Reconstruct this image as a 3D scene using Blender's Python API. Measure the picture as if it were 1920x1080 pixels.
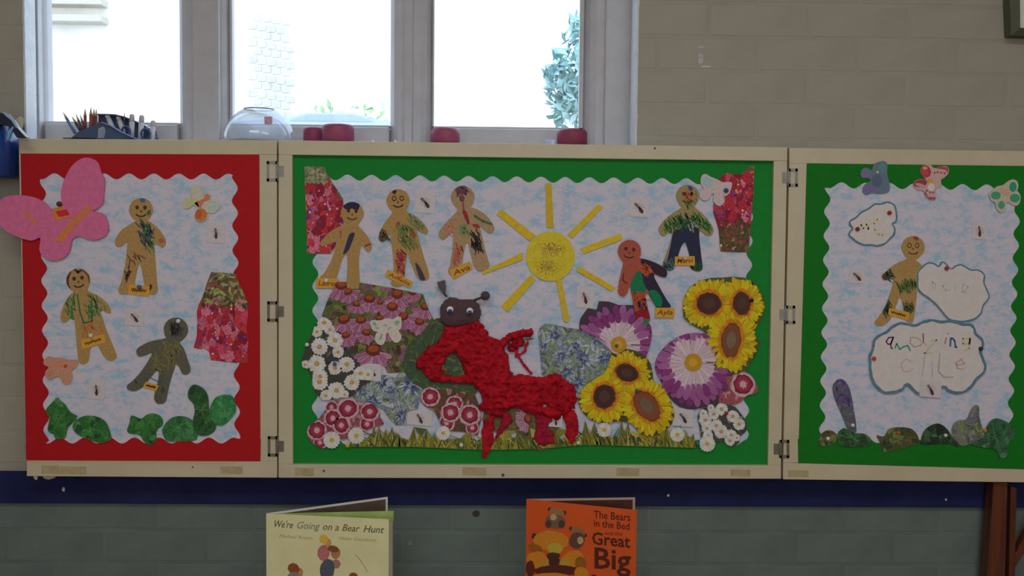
import bpy, bmesh, math, random
from math import sin, cos, pi, radians, hypot, atan2
from mathutils import Vector, Matrix, noise

# ------------------------------------------------------------------ clean
for o in list(bpy.data.objects):
    bpy.data.objects.remove(o)
scn = bpy.context.scene
COL = scn.collection
rnd = random.Random(7)

# ------------------------------------------------------------------ camera
FPX = 2.2 / 0.0012                       # focal length in pixels of a 1920 wide frame
CAM = Vector((0.0, -2.2, 1.25))
YAW, PITCH, ROLL = radians(-1.1355), radians(-3.222), radians(-0.578)
MC = (Matrix.Rotation(YAW, 3, 'Z') @ Matrix.Rotation(PITCH, 3, 'X') @ Matrix.Rotation(ROLL, 3, 'Y'))
right, fwd, up = MC @ Vector((1, 0, 0)), MC @ Vector((0, 1, 0)), MC @ Vector((0, 0, 1))
cd = bpy.data.cameras.new('camera')
cam = bpy.data.objects.new('camera', cd)
COL.objects.link(cam)
cam.matrix_world = Matrix(((right.x, up.x, -fwd.x, CAM.x), (right.y, up.y, -fwd.y, CAM.y),
                           (right.z, up.z, -fwd.z, CAM.z), (0, 0, 0, 1)))
cd.sensor_fit = 'HORIZONTAL'
cd.sensor_width = 36.0
cd.lens = 36.0 * FPX / 1920.0
cd.clip_start = 0.05
cd.clip_end = 200
scn.camera = cam

# ------------------------------------------------------------------ world, lamps, exposure
w = bpy.data.worlds.new('sky')
scn.world = w
w.use_nodes = True
nt = w.node_tree
nt.nodes.clear()
wo = nt.nodes.new('ShaderNodeOutputWorld')
bg = nt.nodes.new('ShaderNodeBackground')
gr = nt.nodes.new('ShaderNodeValToRGB')
gr.color_ramp.elements[0].position = 0.45
gr.color_ramp.elements[0].color = (0.86, 0.92, 1.0, 1)
gr.color_ramp.elements[1].position = 0.9
gr.color_ramp.elements[1].color = (0.55, 0.75, 1.0, 1)
tc = nt.nodes.new('ShaderNodeTexCoord')
sx = nt.nodes.new('ShaderNodeSeparateXYZ')
mr = nt.nodes.new('ShaderNodeMapRange')
mr.inputs['From Min'].default_value = -1
nt.links.new(tc.outputs['Generated'], sx.inputs[0])
nt.links.new(sx.outputs['Z'], mr.inputs['Value'])
nt.links.new(mr.outputs[0], gr.inputs[0])
nt.links.new(gr.outputs[0], bg.inputs['Color'])
bg.inputs['Strength'].default_value = 2.6
nt.links.new(bg.outputs[0], wo.inputs[0])

def area_lamp(name, loc, rot, sx_, sy_, power, col):
    l = bpy.data.lights.new(name, 'AREA')
    l.shape = 'RECTANGLE'
    l.size, l.size_y, l.energy, l.color = sx_, sy_, power, col
    o = bpy.data.objects.new(name, l)
    o.location, o.rotation_euler = loc, rot
    COL.objects.link(o)
    return o
# the classroom's ceiling lamps
area_lamp('ceiling_lamp', (-0.6, -2.1, 2.62), (0, 0, 0), 1.2, 0.6, 10.0, (1.0, 0.97, 0.92))
area_lamp('ceiling_lamp', (0.9, -2.1, 2.62), (0, 0, 0), 1.2, 0.6, 8.5, (1.0, 0.97, 0.92))
# added soft fill behind the camera; no windows are built there
area_lamp('window_light', (0.2, -4.3, 1.7), (radians(90), 0, 0), 2.6, 1.3, 20.0, (0.93, 0.97, 1.0))

scn.view_settings.view_transform = 'Standard'
scn.view_settings.look = 'None'
scn.view_settings.gamma = 1
scn.view_settings.exposure = 0.14
try:
    scn.view_settings.use_curve_mapping = False
except Exception:
    pass

# ------------------------------------------------------------------ helpers
KIR = 0.42                                # light level the photographed colours were seen under
def lin(v):
    v /= 255.0
    return v / 12.92 if v <= 0.04045 else ((v + 0.055) / 1.055) ** 2.4
def C(r, g, b, k=KIR):
    return (min(lin(r) / k, .92), min(lin(g) / k, .92), min(lin(b) / k, .92), 1)
def ray(u, v):
    return MC @ Vector(((u - 960) / FPX, 1, (540 - v) / FPX))
def P(u, v, y):
    r = ray(u, v)
    return CAM + r * ((y - CAM.y) / r.y)
def PZ(u, v, z):
    r = ray(u, v)
    return CAM + r * ((z - CAM.z) / r.z)
def Z(ox, oy, s, pts):
    return [(ox + x / s, oy + y / s) for x, y in pts]
def zA(*p): return Z(0, 280, 3.375, p)
def zB(*p): return Z(0, 580, 3.177, p)
def zC(*p): return Z(540, 280, 4.155, p)
def zD(*p): return Z(900, 320, 3.6, p)
def zE(*p): return Z(1140, 300, 4.153, p)
def zF(*p): return Z(560, 520, 6, p)
def zG(*p): return Z(560, 680, 6, p)
def zH(*p): return Z(760, 510, 5.647, p)
def zI(*p): return Z(780, 680, 5.4, p)
def zJ(*p): return Z(1000, 540, 6.75, p)
def zK(*p): return Z(1220, 510, 5.683, p)
def zL(*p): return Z(1060, 660, 6, p)
def zM(*p): return Z(1220, 680, 5.683, p)
def zN(*p): return Z(1450, 280, 3.374, p)
def zO(*p): return Z(1450, 580, 3.176, p)
def zQ(*p): return Z(440, 900, 5.333, p)
def zR(*p): return Z(920, 900, 5.647, p)

def smooth(p, n=3):
    out = []
    m = len(p)
    for i in range(m):
        a, b, c, d = p[i - 1], p[i], p[(i + 1) % m], p[(i + 2) % m]
        for k in range(n):
            t = k / n
            q = [0.5 * (2 * b[j] + (c[j] - a[j]) * t + (2 * a[j] - 5 * b[j] + 4 * c[j] - d[j]) * t * t
                        + (3 * b[j] - a[j] - 3 * c[j] + d[j]) * t ** 3) for j in (0, 1)]
            out.append((q[0], q[1]))
    return out
def inside(x, y, poly):
    c = False
    j = len(poly) - 1
    for i in range(len(poly)):
        xi, yi = poly[i]
        xj, yj = poly[j]
        if (yi > y) != (yj > y) and x < (xj - xi) * (y - yi) / (yj - yi) + xi:
            c = not c
        j = i
    return c
def near(x, y, poly):
    best = None
    bd = 1e9
    for i in range(len(poly)):
        ax, ay = poly[i - 1]
        bx, by = poly[i]
        dx, dy = bx - ax, by - ay
        L = dx * dx + dy * dy or 1e-9
        t = max(0, min(1, ((x - ax) * dx + (y - ay) * dy) / L))
        qx, qy = ax + t * dx, ay + t * dy
        d = (qx - x) ** 2 + (qy - y) ** 2
        if d < bd:
            bd, best = d, (qx, qy)
    return best, math.sqrt(bd)
def ell(cx, cy, rx, ry=None, rot=0, n=16, jit=0):
    ry = ry or rx
    c, s = cos(rot), sin(rot)
    o = []
    for i in range(n):
        a = 2 * pi * i / n
        k = 1 + (rnd.uniform(-jit, jit) if jit else 0)
        x, y = rx * cos(a) * k, ry * sin(a) * k
        o.append((cx + x * c - y * s, cy + x * s + y * c))
    return o
def jitcol(c, a):
    k = 1 + rnd.uniform(-a, a)
    return (min(c[0] * k, .95), min(c[1] * k, .95), min(c[2] * k, .95), 1)

# ------------------------------------------------------------------ materials
def new_mat(name):
    m = bpy.data.materials.new(name)
    m.use_nodes = True
    n = m.node_tree.nodes
    return m, m.node_tree, n['Principled BSDF']
def noise_node(nt, scale, detail=3, vec=None, rough=.6):
    t = nt.nodes.new('ShaderNodeTexNoise')
    t.inputs['Scale'].default_value = scale
    t.inputs['Detail'].default_value = detail
    t.inputs['Roughness'].default_value = rough
    if vec:
        nt.links.new(vec, t.inputs['Vector'])
    return t
def coords(nt, scale=None, rot=None):
    t = nt.nodes.new('ShaderNodeTexCoord')
    if not scale:
        return t.outputs['Object']
    mp = nt.nodes.new('ShaderNodeMapping')
    mp.inputs['Scale'].default_value = scale
    if rot:
        mp.inputs['Rotation'].default_value = rot
    nt.links.new(t.outputs['Object'], mp.inputs['Vector'])
    return mp.outputs['Vector']
def vary(nt, bs, src, scale, amt, detail=3, bump=0.0, bscale=None, bdist=.001):
    """multiply the colour by a noise of +-amt and add fine relief"""
    v = coords(nt)
    t = noise_node(nt, scale, detail, v)
    m = nt.nodes.new('ShaderNodeMapRange')
    m.inputs['From Min'].default_value = .3
    m.inputs['From Max'].default_value = .7
    m.inputs['To Min'].default_value = 1 - amt
    m.inputs['To Max'].default_value = 1 + amt
    nt.links.new(t.outputs['Fac'], m.inputs['Value'])
    x = nt.nodes.new('ShaderNodeVectorMath')
    x.operation = 'SCALE'
    nt.links.new(src, x.inputs[0])
    nt.links.new(m.outputs[0], x.inputs['Scale'])
    nt.links.new(x.outputs[0], bs.inputs['Base Color'])
    if bump:
        b = nt.nodes.new('ShaderNodeBump')
        b.inputs['Strength'].default_value = bump
        b.inputs['Distance'].default_value = bdist
        t2 = noise_node(nt, bscale or scale, 2, v)
        nt.links.new(t2.outputs['Fac'], b.inputs['Height'])
        nt.links.new(b.outputs[0], bs.inputs['Normal'])
MATS = {}
def solid(name, col, rough=.6, scale=30, amt=.06, bump=.0, bscale=None, metal=0, bdist=.001, spec=None):
    if name in MATS:
        return MATS[name]
    m, nt, bs = new_mat(name)
    rgb = nt.nodes.new('ShaderNodeRGB')
    rgb.outputs[0].default_value = col
    vary(nt, bs, rgb.outputs[0], scale, amt, 3, bump, bscale, bdist)
    bs.inputs['Roughness'].default_value = rough
    bs.inputs['Metallic'].default_value = metal
    if spec is not None:
        bs.inputs['Specular IOR Level'].default_value = spec
    MATS[name] = m
    return m
def attr_mat(name, rough, scale, amt, bump=0, bscale=None, bdist=.0006, spec=.3, metal=0):
    m, nt, bs = new_mat(name)
    a = nt.nodes.new('ShaderNodeAttribute')
    a.attribute_name = 'Col'
    vary(nt, bs, a.outputs['Color'], scale, amt, 4, bump, bscale, bdist)
    bs.inputs['Roughness'].default_value = rough
    bs.inputs['Specular IOR Level'].default_value = spec
    bs.inputs['Metallic'].default_value = metal
    MATS[name] = m
    return m
PAPER = attr_mat('coloured_paper', .75, 60, .05, .15, 900)
PHOTO = attr_mat('photo_print', .6, 260, .45, .1, 700)
PHOTO2 = attr_mat('photo_print_fine', .6, 420, .2, .1, 700)
FOAM = attr_mat('craft_foam', .9, 90, .10, .35, 1400)
CRAFT = attr_mat('crayoned_card', .85, 240, .16, .2, 1200)
TISSUE = attr_mat('tissue_paper', .75, 55, .38, .5, 260, .003, spec=.15)
FELT = attr_mat('felt', .95, 300, .15, .5, 1500)
GLITTER = attr_mat('gold_glitter', .38, 500, .2, metal=1, spec=.6)
WAX = attr_mat('plastic_pin', .3, 50, .02, spec=.5)

def sky_paper_mat():
    m, nt, bs = new_mat('crayoned_sky_paper')
    base = C(162, 157, 168)
    cols = [((130, 700, 420), .5, (104, 146, 188), 0), ((420, 600, 150), -.4, (122, 146, 196), 3)]
    src = None
    rgb = nt.nodes.new('ShaderNodeRGB')
    rgb.outputs[0].default_value = base
    src = rgb.outputs[0]
    for sc, rot, c, off in cols:
        v = coords(nt, (sc[0], 1, sc[1]), (0, rot, 0))
        t = noise_node(nt, 1.0, 3, v, .6)
        big = noise_node(nt, 30 + off, 3, coords(nt, (1, 1, 1.7)))
        mul = nt.nodes.new('ShaderNodeMath')
        mul.operation = 'MULTIPLY_ADD'
        nt.links.new(big.outputs['Fac'], mul.inputs[0])
        mul.inputs[1].default_value = 1.2
        mul.inputs[2].default_value = -.6
        ad = nt.nodes.new('ShaderNodeMath')
        ad.operation = 'ADD'
        nt.links.new(mul.outputs[0], ad.inputs[0])
        nt.links.new(t.outputs['Fac'], ad.inputs[1])
        r = nt.nodes.new('ShaderNodeMapRange')
        r.inputs['From Min'].default_value = .54
        r.inputs['From Max'].default_value = .70
        r.inputs['To Max'].default_value = .85
        nt.links.new(ad.outputs[0], r.inputs['Value'])
        mx = nt.nodes.new('ShaderNodeMix')
        mx.data_type = 'RGBA'
        nt.links.new(r.outputs[0], mx.inputs[0])
        nt.links.new(src, mx.inputs[6])
        mx.inputs[7].default_value = C(*c)
        src = mx.outputs[2]
    nt.links.new(src, bs.inputs['Base Color'])
    bs.inputs['Roughness'].default_value = .85
    bs.inputs['Specular IOR Level'].default_value = .2
    MATS['sky'] = m
    return m
SKYP = sky_paper_mat()

def wood_mat(name, c1, c2, rough=.5, sc=(60, 60, 4)):
    m, nt, bs = new_mat(name)
    t = noise_node(nt, 1, 4, coords(nt, sc))
    mx = nt.nodes.new('ShaderNodeMix')
    mx.data_type = 'RGBA'
    r = nt.nodes.new('ShaderNodeMapRange')
    r.inputs['From Min'].default_value = .35
    r.inputs['From Max'].default_value = .65
    nt.links.new(t.outputs['Fac'], r.inputs['Value'])
    nt.links.new(r.outputs[0], mx.inputs[0])
    mx.inputs[6].default_value = c1
    mx.inputs[7].default_value = c2
    nt.links.new(mx.outputs[2], bs.inputs['Base Color'])
    bs.inputs['Roughness'].default_value = rough
    MATS[name] = m
    return m

def wall_mat(name, c, blot):
    """old gloss paint over brick: slow mottling, scuffs along the courses"""
    m, nt, bs = new_mat(name)
    v = coords(nt)
    t = noise_node(nt, 5, 4, v)
    mx = nt.nodes.new('ShaderNodeMix')
    mx.data_type = 'RGBA'
    r = nt.nodes.new('ShaderNodeMapRange')
    r.inputs['From Min'].default_value = .35
    r.inputs['From Max'].default_value = .7
    nt.links.new(t.outputs['Fac'], r.inputs['Value'])
    nt.links.new(r.outputs[0], mx.inputs[0])
    mx.inputs[6].default_value = c
    mx.inputs[7].default_value = blot
    t2 = noise_node(nt, 1, 3, coords(nt, (14, 14, 260)))
    r2 = nt.nodes.new('ShaderNodeMapRange')
    r2.inputs['From Min'].default_value = .66
    r2.inputs['From Max'].default_value = .78
    r2.inputs['To Max'].default_value = .22
    nt.links.new(t2.outputs['Fac'], r2.inputs['Value'])
    mx2 = nt.nodes.new('ShaderNodeMix')
    mx2.data_type = 'RGBA'
    nt.links.new(r2.outputs[0], mx2.inputs[0])
    nt.links.new(mx.outputs[2], mx2.inputs[6])
    mx2.inputs[7].default_value = tuple(min(x * 1.5, .9) for x in c[:3]) + (1,)
    nt.links.new(mx2.outputs[2], bs.inputs['Base Color'])
    b = nt.nodes.new('ShaderNodeBump')
    b.inputs['Strength'].default_value = .25
    b.inputs['Distance'].default_value = .0015
    t3 = noise_node(nt, 160, 4, v)
    nt.links.new(t3.outputs['Fac'], b.inputs['Height'])
    nt.links.new(b.outputs[0], bs.inputs['Normal'])
    bs.inputs['Roughness'].default_value = .5
    bs.inputs['Specular IOR Level'].default_value = .3
    MATS[name] = m
    return m

def glass_mat(name, tint=(1, 1, 1, 1), gloss=.08, haze=0.0, rough=.02, hazecol=(.8, .86, .95, 1)):
    m = bpy.data.materials.new(name)
    m.use_nodes = True
    nt = m.node_tree
    nt.nodes.clear()
    o = nt.nodes.new('ShaderNodeOutputMaterial')
    tr = nt.nodes.new('ShaderNodeBsdfTransparent')
    tr.inputs[0].default_value = tint
    gl = nt.nodes.new('ShaderNodeBsdfGlossy')
    gl.inputs['Roughness'].default_value = rough
    lw = nt.nodes.new('ShaderNodeLayerWeight')
    lw.inputs[0].default_value = .35
    ml = nt.nodes.new('ShaderNodeMath')
    ml.operation = 'MULTIPLY_ADD'
    nt.links.new(lw.outputs['Facing'], ml.inputs[0])
    ml.inputs[1].default_value = gloss * 3
    ml.inputs[2].default_value = gloss * .5
    mx = nt.nodes.new('ShaderNodeMixShader')
    nt.links.new(ml.outputs[0], mx.inputs[0])
    nt.links.new(tr.outputs[0], mx.inputs[1])
    nt.links.new(gl.outputs[0], mx.inputs[2])
    last = mx
    if haze:
        df = nt.nodes.new('ShaderNodeBsdfTranslucent')
        df.inputs[0].default_value = hazecol
        m2 = nt.nodes.new('ShaderNodeMixShader')
        t = noise_node(nt, 20, 3, coords(nt))
        r = nt.nodes.new('ShaderNodeMapRange')
        r.inputs['From Min'].default_value = .3
        r.inputs['From Max'].default_value = .7
        r.inputs['To Min'].default_value = haze * .4
        r.inputs['To Max'].default_value = haze * 1.5
        nt.links.new(t.outputs['Fac'], r.inputs['Value'])
        nt.links.new(r.outputs[0], m2.inputs[0])
        nt.links.new(mx.outputs[0], m2.inputs[1])
        nt.links.new(df.outputs[0], m2.inputs[2])
        last = m2
    nt.links.new(last.outputs[0], o.inputs[0])
    MATS[name] = m
    return m

# ------------------------------------------------------------------ object helpers
def tag(o, label=None, cat=None, group=None, kind=None):
    if label: o['label'] = label
    if cat: o['category'] = cat
    if group: o['group'] = group
    if kind: o['kind'] = kind
    return o
def empty(name, loc, label, cat, group=None):
    o = bpy.data.objects.new(name, None)
    o.empty_display_size = .02
    o.location = loc
    COL.objects.link(o)
    return tag(o, label, cat, group)
def link(name, me, parent=None, origin=None):
    o = bpy.data.objects.new(name, me)
    COL.objects.link(o)
    if parent:
        o.parent = parent
    elif origin is not None:
        o.location = origin
    return o
def wloc(parent):
    """world location of an unrotated chain of parents"""
    v = Vector((0, 0, 0))
    while parent:
        v += Vector(parent.location)
        parent = parent.parent
    return v
def bm_obj(name, bm, mat, parent=None, origin=None, smooth_=False):
    """bm in world coordinates -> object with its own origin"""
    if parent:
        off = wloc(parent)
    else:
        off = Vector(origin) if origin is not None else Vector((0, 0, 0))
    bmesh.ops.translate(bm, verts=bm.verts, vec=-off)
    bmesh.ops.recalc_face_normals(bm, faces=bm.faces)
    me = bpy.data.meshes.new(name)
    bm.to_mesh(me)
    bm.free()
    if smooth_:
        for p in me.polygons:
            p.use_smooth = True
    me.materials.append(mat)
    return link(name, me, parent, off if not parent else None)
def add_box(bm, x0, x1, y0, y1, z0, z1, bev=0):
    vs = [bm.verts.new((x, y, z)) for x in (x0, x1) for y in (y0, y1) for z in (z0, z1)]
    F = [(0, 1, 3, 2), (4, 6, 7, 5), (0, 4, 5, 1), (2, 3, 7, 6), (0, 2, 6, 4), (1, 5, 7, 3)]
    fs = [bm.faces.new([vs[i] for i in f]) for f in F]
    if bev:
        es = {e for f in fs for e in f.edges}
        bmesh.ops.bevel(bm, geom=list(es), offset=bev, segments=2, affect='EDGES', profile=.5)
def box(name, x0, x1, y0, y1, z0, z1, mat, parent=None, bev=0):
    bm = bmesh.new()
    x0, x1 = min(x0, x1), max(x0, x1)
    y0, y1 = min(y0, y1), max(y0, y1)
    z0, z1 = min(z0, z1), max(z0, z1)
    add_box(bm, x0, x1, y0, y1, z0, z1, bev)
    return bm_obj(name, bm, mat, parent, ((x0 + x1) / 2, (y0 + y1) / 2, z0))
def prism(name, pts, yf, yb, mat, parent=None, bev=0):
    """pixel quad at plane yf extruded straight back to yb"""
    bm = bmesh.new()
    w0 = [P(u, v, yf) for u, v in pts]
    a = [bm.verts.new(p) for p in w0]
    b = [bm.verts.new((p.x, yb, p.z)) for p in w0]
    fs = [bm.faces.new(a), bm.faces.new(b[::-1])]
    for i in range(len(a)):
        fs.append(bm.faces.new((a[i - 1], a[i], b[i], b[i - 1])))
    if bev:
        es = {e for f in fs for e in f.edges}
        bmesh.ops.bevel(bm, geom=list(es), offset=bev, segments=2, affect='EDGES', profile=.5)
    c = sum(w0, Vector()) / len(w0)
    return bm_obj(name, bm, mat, parent, c)
def lathe(name, prof, centre, mat, parent=None, n=32, rot=None, smooth_=True, sc=(1, 1, 1)):
    """prof = (radius, height) list around z"""
    bm = bmesh.new()
    rings = []
    for r, h in prof:
        if r < 1e-6:
            rings.append([bm.verts.new((0, 0, h))])
        else:
            rings.append([bm.verts.new((r * cos(2 * pi * i / n), r * sin(2 * pi * i / n), h)) for i in range(n)])
    for a, b in zip(rings, rings[1:]):
        for i in range(n):
            j = (i + 1) % n
            if len(a) == 1 and len(b) == 1:
                continue
            if len(a) == 1:
                bm.faces.new((a[0], b[j], b[i]))
            elif len(b) == 1:
                bm.faces.new((a[i], a[j], b[0]))
            else:
                bm.faces.new((a[i], a[j], b[j], b[i]))
    M = Matrix.Translation(centre) @ (rot.to_4x4() if rot else Matrix.Identity(4)) @ Matrix.Diagonal((*sc, 1))
    bm.transform(M)
    return bm_obj(name, bm, mat, parent, centre, smooth_)
def tube(name, pts, r, mat, parent=None, n=8, radii=None):
    bm = bmesh.new()
    rings = []
    pts = [Vector(p) for p in pts]
    for i, p in enumerate(pts):
        d = (pts[min(i + 1, len(pts) - 1)] - pts[max(i - 1, 0)]).normalized()
        a = d.orthogonal().normalized() if i == 0 else (a - d * a.dot(d)).normalized()
        b = d.cross(a)
        q = radii[i] if radii else r
        rings.append([bm.verts.new(p + (a * cos(2 * pi * k / n) + b * sin(2 * pi * k / n)) * q) for k in range(n)])
    for s, t in zip(rings, rings[1:]):
        for k in range(n):
            bm.faces.new((s[k], s[(k + 1) % n], t[(k + 1) % n], t[k]))
    bm.faces.new(rings[0][::-1])
    bm.faces.new(rings[-1])
    return bm_obj(name, bm, mat, parent, pts[0], True)

class Flat:
    """thin sheets and flat print on a plane; outlines are given as pixels seen on that plane"""
    EPS = 0.00006
    def __init__(s, pt, nrm):
        s.pt, s.n = Vector(pt), Vector(nrm).normalized()     # nrm points towards the room
        s.v, s.f, s.c = [], [], []
        s.lay = 0
    def w(s, u, v, t):
        r = ray(u, v)
        q = s.pt + s.n * t
        return CAM + r * ((q - CAM).dot(s.n) / r.dot(s.n))
    def slab(s, pts, t0, t1, col, hole=None):
        n = len(pts)
        top = [s.w(u, v, t1) for u, v in pts]
        i0 = len(s.v)
        s.v += top + [p - s.n * (t1 - t0) for p in top]
        s.f.append(list(range(i0, i0 + n)))
        s.c.append(col)
        for k in range(n):
            j = (k + 1) % n
            s.f.append([i0 + k, i0 + n + k, i0 + n + j, i0 + j])
            s.c.append(col)
        s.base = t1
        s.lay = 0
    def poly(s, pts, col, t=None, clip=None):
        if clip:
            ins = [inside(x, y, clip) for x, y in pts]
            if not any(ins):
                return
            pts = [p if k else near(p[0], p[1], clip)[0] for p, k in zip(pts, ins)]
        if t is None:
            t = s.base + s.lay * s.EPS
        i0 = len(s.v)
        s.v += [s.w(u, v, t) for u, v in pts]
        s.f.append(list(range(i0, i0 + len(pts))))
        s.c.append(col)
    def up(s, k=1):
        s.lay += k
        return s
    def stroke(s, pts, wd, col, clip=None, taper=False):
        n = len(pts)
        for i in range(n - 1):
            (ax, ay), (bx, by) = pts[i], pts[i + 1]
            L = hypot(bx - ax, by - ay) or 1
            nx, ny = -(by - ay) / L, (bx - ax) / L
            w0 = wd / 2 * (1 - .8 * i / (n - 1) if taper else 1)
            w1 = wd / 2 * (1 - .8 * (i + 1) / (n - 1) if taper else 1)
            ex, ey = (bx - ax) / L * w1 * .3, (by - ay) / L * w1 * .3
            s.poly([(ax + nx * w0 - ex, ay + ny * w0 - ey), (bx + nx * w1 + ex, by + ny * w1 + ey), (bx - nx * w1 + ex, by - ny * w1 + ey),
                    (ax - nx * w0 - ex, ay - ny * w0 - ey)], col, clip=clip)
    def text(s, string, anchor, xv, yv, col, bold=0, shear=0):
        cu = bpy.data.curves.new('t', 'FONT')
        cu.body = string
        cu.size = 1
        cu.offset = bold
        cu.resolution_u = 2
        cu.shear = shear
        o = bpy.data.objects.new('t', cu)
        COL.objects.link(o)
        bpy.context.view_layer.update()
        me = bpy.data.meshes.new_from_object(o.evaluated_get(bpy.context.evaluated_depsgraph_get()))
        W = max((v.co.x for v in me.vertices), default=1)
        i0 = len(s.v)
        t = s.base + s.lay * s.EPS
        for v in me.vertices:
            x, y = v.co.x, v.co.y
            s.v.append(s.w(anchor[0] + xv[0] * x / W + yv[0] * y, anchor[1] + xv[1] * x / W + yv[1] * y, t))
        for p in me.polygons:
            s.f.append([i0 + k for k in p.vertices])
            s.c.append(col)
        bpy.data.objects.remove(o)
        bpy.data.curves.remove(cu)
        bpy.data.meshes.remove(me)
    def centre(s):
        m = s.f[0]
        return sum((s.v[i] for i in m), Vector()) / len(m)
    def build(s, name, mat, parent=None, origin=None):
        off = wloc(parent) if parent else (Vector(origin) if origin is not None else s.centre())
        me = bpy.data.meshes.new(name)
        me.from_pydata([p - off for p in s.v], [], s.f)
        a = me.color_attributes.new('Col', 'FLOAT_COLOR', 'CORNER')
        dat = []
        for f, c in zip(s.f, s.c):
            dat += list(c) * len(f)
        a.data.foreach_set('color', dat)
        me.materials.append(mat)
        me.update()
        return link(name, me, parent, off if not parent else None)

# ================================================================== THE SETTING
UPC, UPB = C(124, 120, 111), C(116, 112, 102)
LOC_, LOB = C(82, 92, 88), C(72, 80, 79)
WALL_UP = wall_mat('upper_wall_paint', UPC, UPB)
WALL_LO = wall_mat('lower_wall_paint', LOC_, LOB)
TRIM = solid('window_paint', C(138, 137, 140), .45, 20, .06, .2, 200)
NAVY = solid('navy_paint', C(22, 27, 58), .7, 12, .18, .2, 150, spec=.15)
CEIL = solid('ceiling_paint', (.7, .7, .68, 1), .8)
FLOOR = wood_mat('floor_boards', (.25, .14, .07, 1), (.32, .19, .1, 1))

YB, YF = -0.07, 0.09                       # front face of the boards, front face of the window frame
ZT = P(700, 264.5, YB).z                     # top of the boards = level of the sill
XL, XR = P(46, 130, 0).x, P(1195, 130, 0).x
ZW = 2.32
RX, RY, RZ = 2.7, -4.6, 2.75
ZRT, ZRB = P(20, 885, -.012).z, P(900, 948, -.012).z
BD = 0.0007                                # depth of the mortar joints

def wall_piece(bm, x0, x1, z0, z1):
    add_box(bm, x0, x1, BD, .19, z0, z1)
bm = bmesh.new()
wall_piece(bm, -RX, XL - .07, ZRB, RZ)
add_box(bm, XL - .07, XL, BD, .045, ZT - .03, RZ)
wall_piece(bm, XR, RX, ZRB, RZ)
wall_piece(bm, XL - .07, XR, ZW, RZ)
wall_piece(bm, XL - .07, XR, ZRB, ZT - .03)
wall = bm_obj('wall_back', bm, WALL_UP, None, (0, 0, 0))
tag(wall, kind='structure')
bm = bmesh.new()
wall_piece(bm, -RX, RX, 0, ZRB)
wlo = bm_obj('wall_back', bm, WALL_LO, None, (0, 0, 0))
tag(wlo, kind='structure')
# the courses of painted brick
full = {}
def brick(x0, x1, z0, z1, par, mat):
    wd, ht = x1 - x0, z1 - z0
    if wd < .02 or ht < .012:
        return
    key = (round(wd, 4), round(ht, 4), mat.name)
    if key not in full:
        bm = bmesh.new()
        add_box(bm, 0, wd, 0, BD + .003, 0, ht)
        front = [e for e in bm.edges if all(v.co.y < 1e-6 for v in e.verts)]
        bmesh.ops.bevel(bm, geom=front, offset=.0018, segments=2, affect='EDGES', profile=.6)
        me = bpy.data.meshes.new('brick')
        bm.to_mesh(me)
        bm.free()
        me.materials.append(mat)
        full[key] = me
    o = bpy.data.objects.new('brick', full[key])
    o.parent = par
    o.location = (x0, rnd.uniform(-.0002, .0002), z0)
    COL.objects.link(o)
PX0, PX1 = P(60, 500, 0).x, P(1940, 500, 0).x
ZBOT = P(700, 880, 0).z
CH = .0748
row0 = P(1500, 1002, 0).z + CH * 20
for r in range(-14, 24):
    z1 = row0 - r * CH
    z0 = z1 - CH + .008
    if z1 < .3 or z0 > 1.95:
        continue
    sh = (r % 2) * .112 + .03
    for k in range(-8, 9):
        x0, x1 = k * .225 + sh, k * .225 + sh + .217
        if x1 < -1.5 or x0 > 1.55:
            continue
        segs = [(x0, x1)]
        if z1 > ZT - .03:
            segs = [(x0, min(x1, XL)), (max(x0, XR), x1)]
        elif z1 > ZBOT and z1 < ZT - .03:
            segs = [(x0, min(x1, PX0)), (max(x0, PX1), x1)]
        for a, b in segs:
            if b - a < .02:
                continue
            if z0 >= ZRT - .004:
                brick(a, b, z0, z1, wall, WALL_UP)
            elif z1 > ZRT and z0 < ZRT:
                brick(a, b, ZRT, z1, wall, WALL_UP)
            elif z1 <= ZRB:
                brick(a, b, z0, z1, wlo, WALL_LO)
            elif z0 < ZRB < z1:
                brick(a, b, z0, ZRB, wlo, WALL_LO)

tag(box('trim_1', -RX, RX, -.012, BD, ZRB, ZRT, NAVY, bev=.002), kind='structure')
tag(box('wall_left', -RX - .15, -RX, RY, .19, 0, RZ, WALL_UP), kind='structure')
tag(box('wall_right', RX, RX + .15, RY, .19, 0, RZ, WALL_UP), kind='structure')
tag(box('wall_front', -RX - .15, RX + .15, RY - .15, RY, 0, RZ, CEIL), kind='structure')
tag(box('floor', -RX - .15, RX + .15, RY - .15, .19, -.1, 0, FLOOR), kind='structure')
tag(box('ceiling', -RX - .15, RX + .15, RY - .15, .19, RZ, RZ + .1, CEIL), kind='structure')

# plastered edges of the window opening, and the sill
PLAS = solid('reveal_paint', C(160, 163, 170), .5, 25, .08, .5, 90, bdist=.003)
for k, (xe, s) in enumerate(((XL, 1), (XR, -1))):
    bm = bmesh.new()
    n = 90
    dp = .046 if k == 0 else .1
    cols_ = []
    for i in range(n + 1):
        z = ZT + (ZW - ZT) * i / n
        j = .0022 * noise.noise(Vector((z * 40, k * 9, 0))) + .001 * noise.noise(Vector((z * 160, k * 5, 3)))
        cols_.append([bm.verts.new(p) for p in ((xe - s * (.001 + abs(j)), -.002, z), (xe + s * .003, -.002 + j, z), (xe + s * .004, dp, z), (xe - s * .003, dp, z))])
    for a, b in zip(cols_, cols_[1:]):
        for i in range(4):
            bm.faces.new((a[i], a[(i + 1) % 4], b[(i + 1) % 4], b[i]))
    bm.faces.new(cols_[0]); bm.faces.new(cols_[-1][::-1])
    tag(bm_obj('trim_2', bm, PLAS, None, (xe, 0, ZT)), kind='structure')
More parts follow.
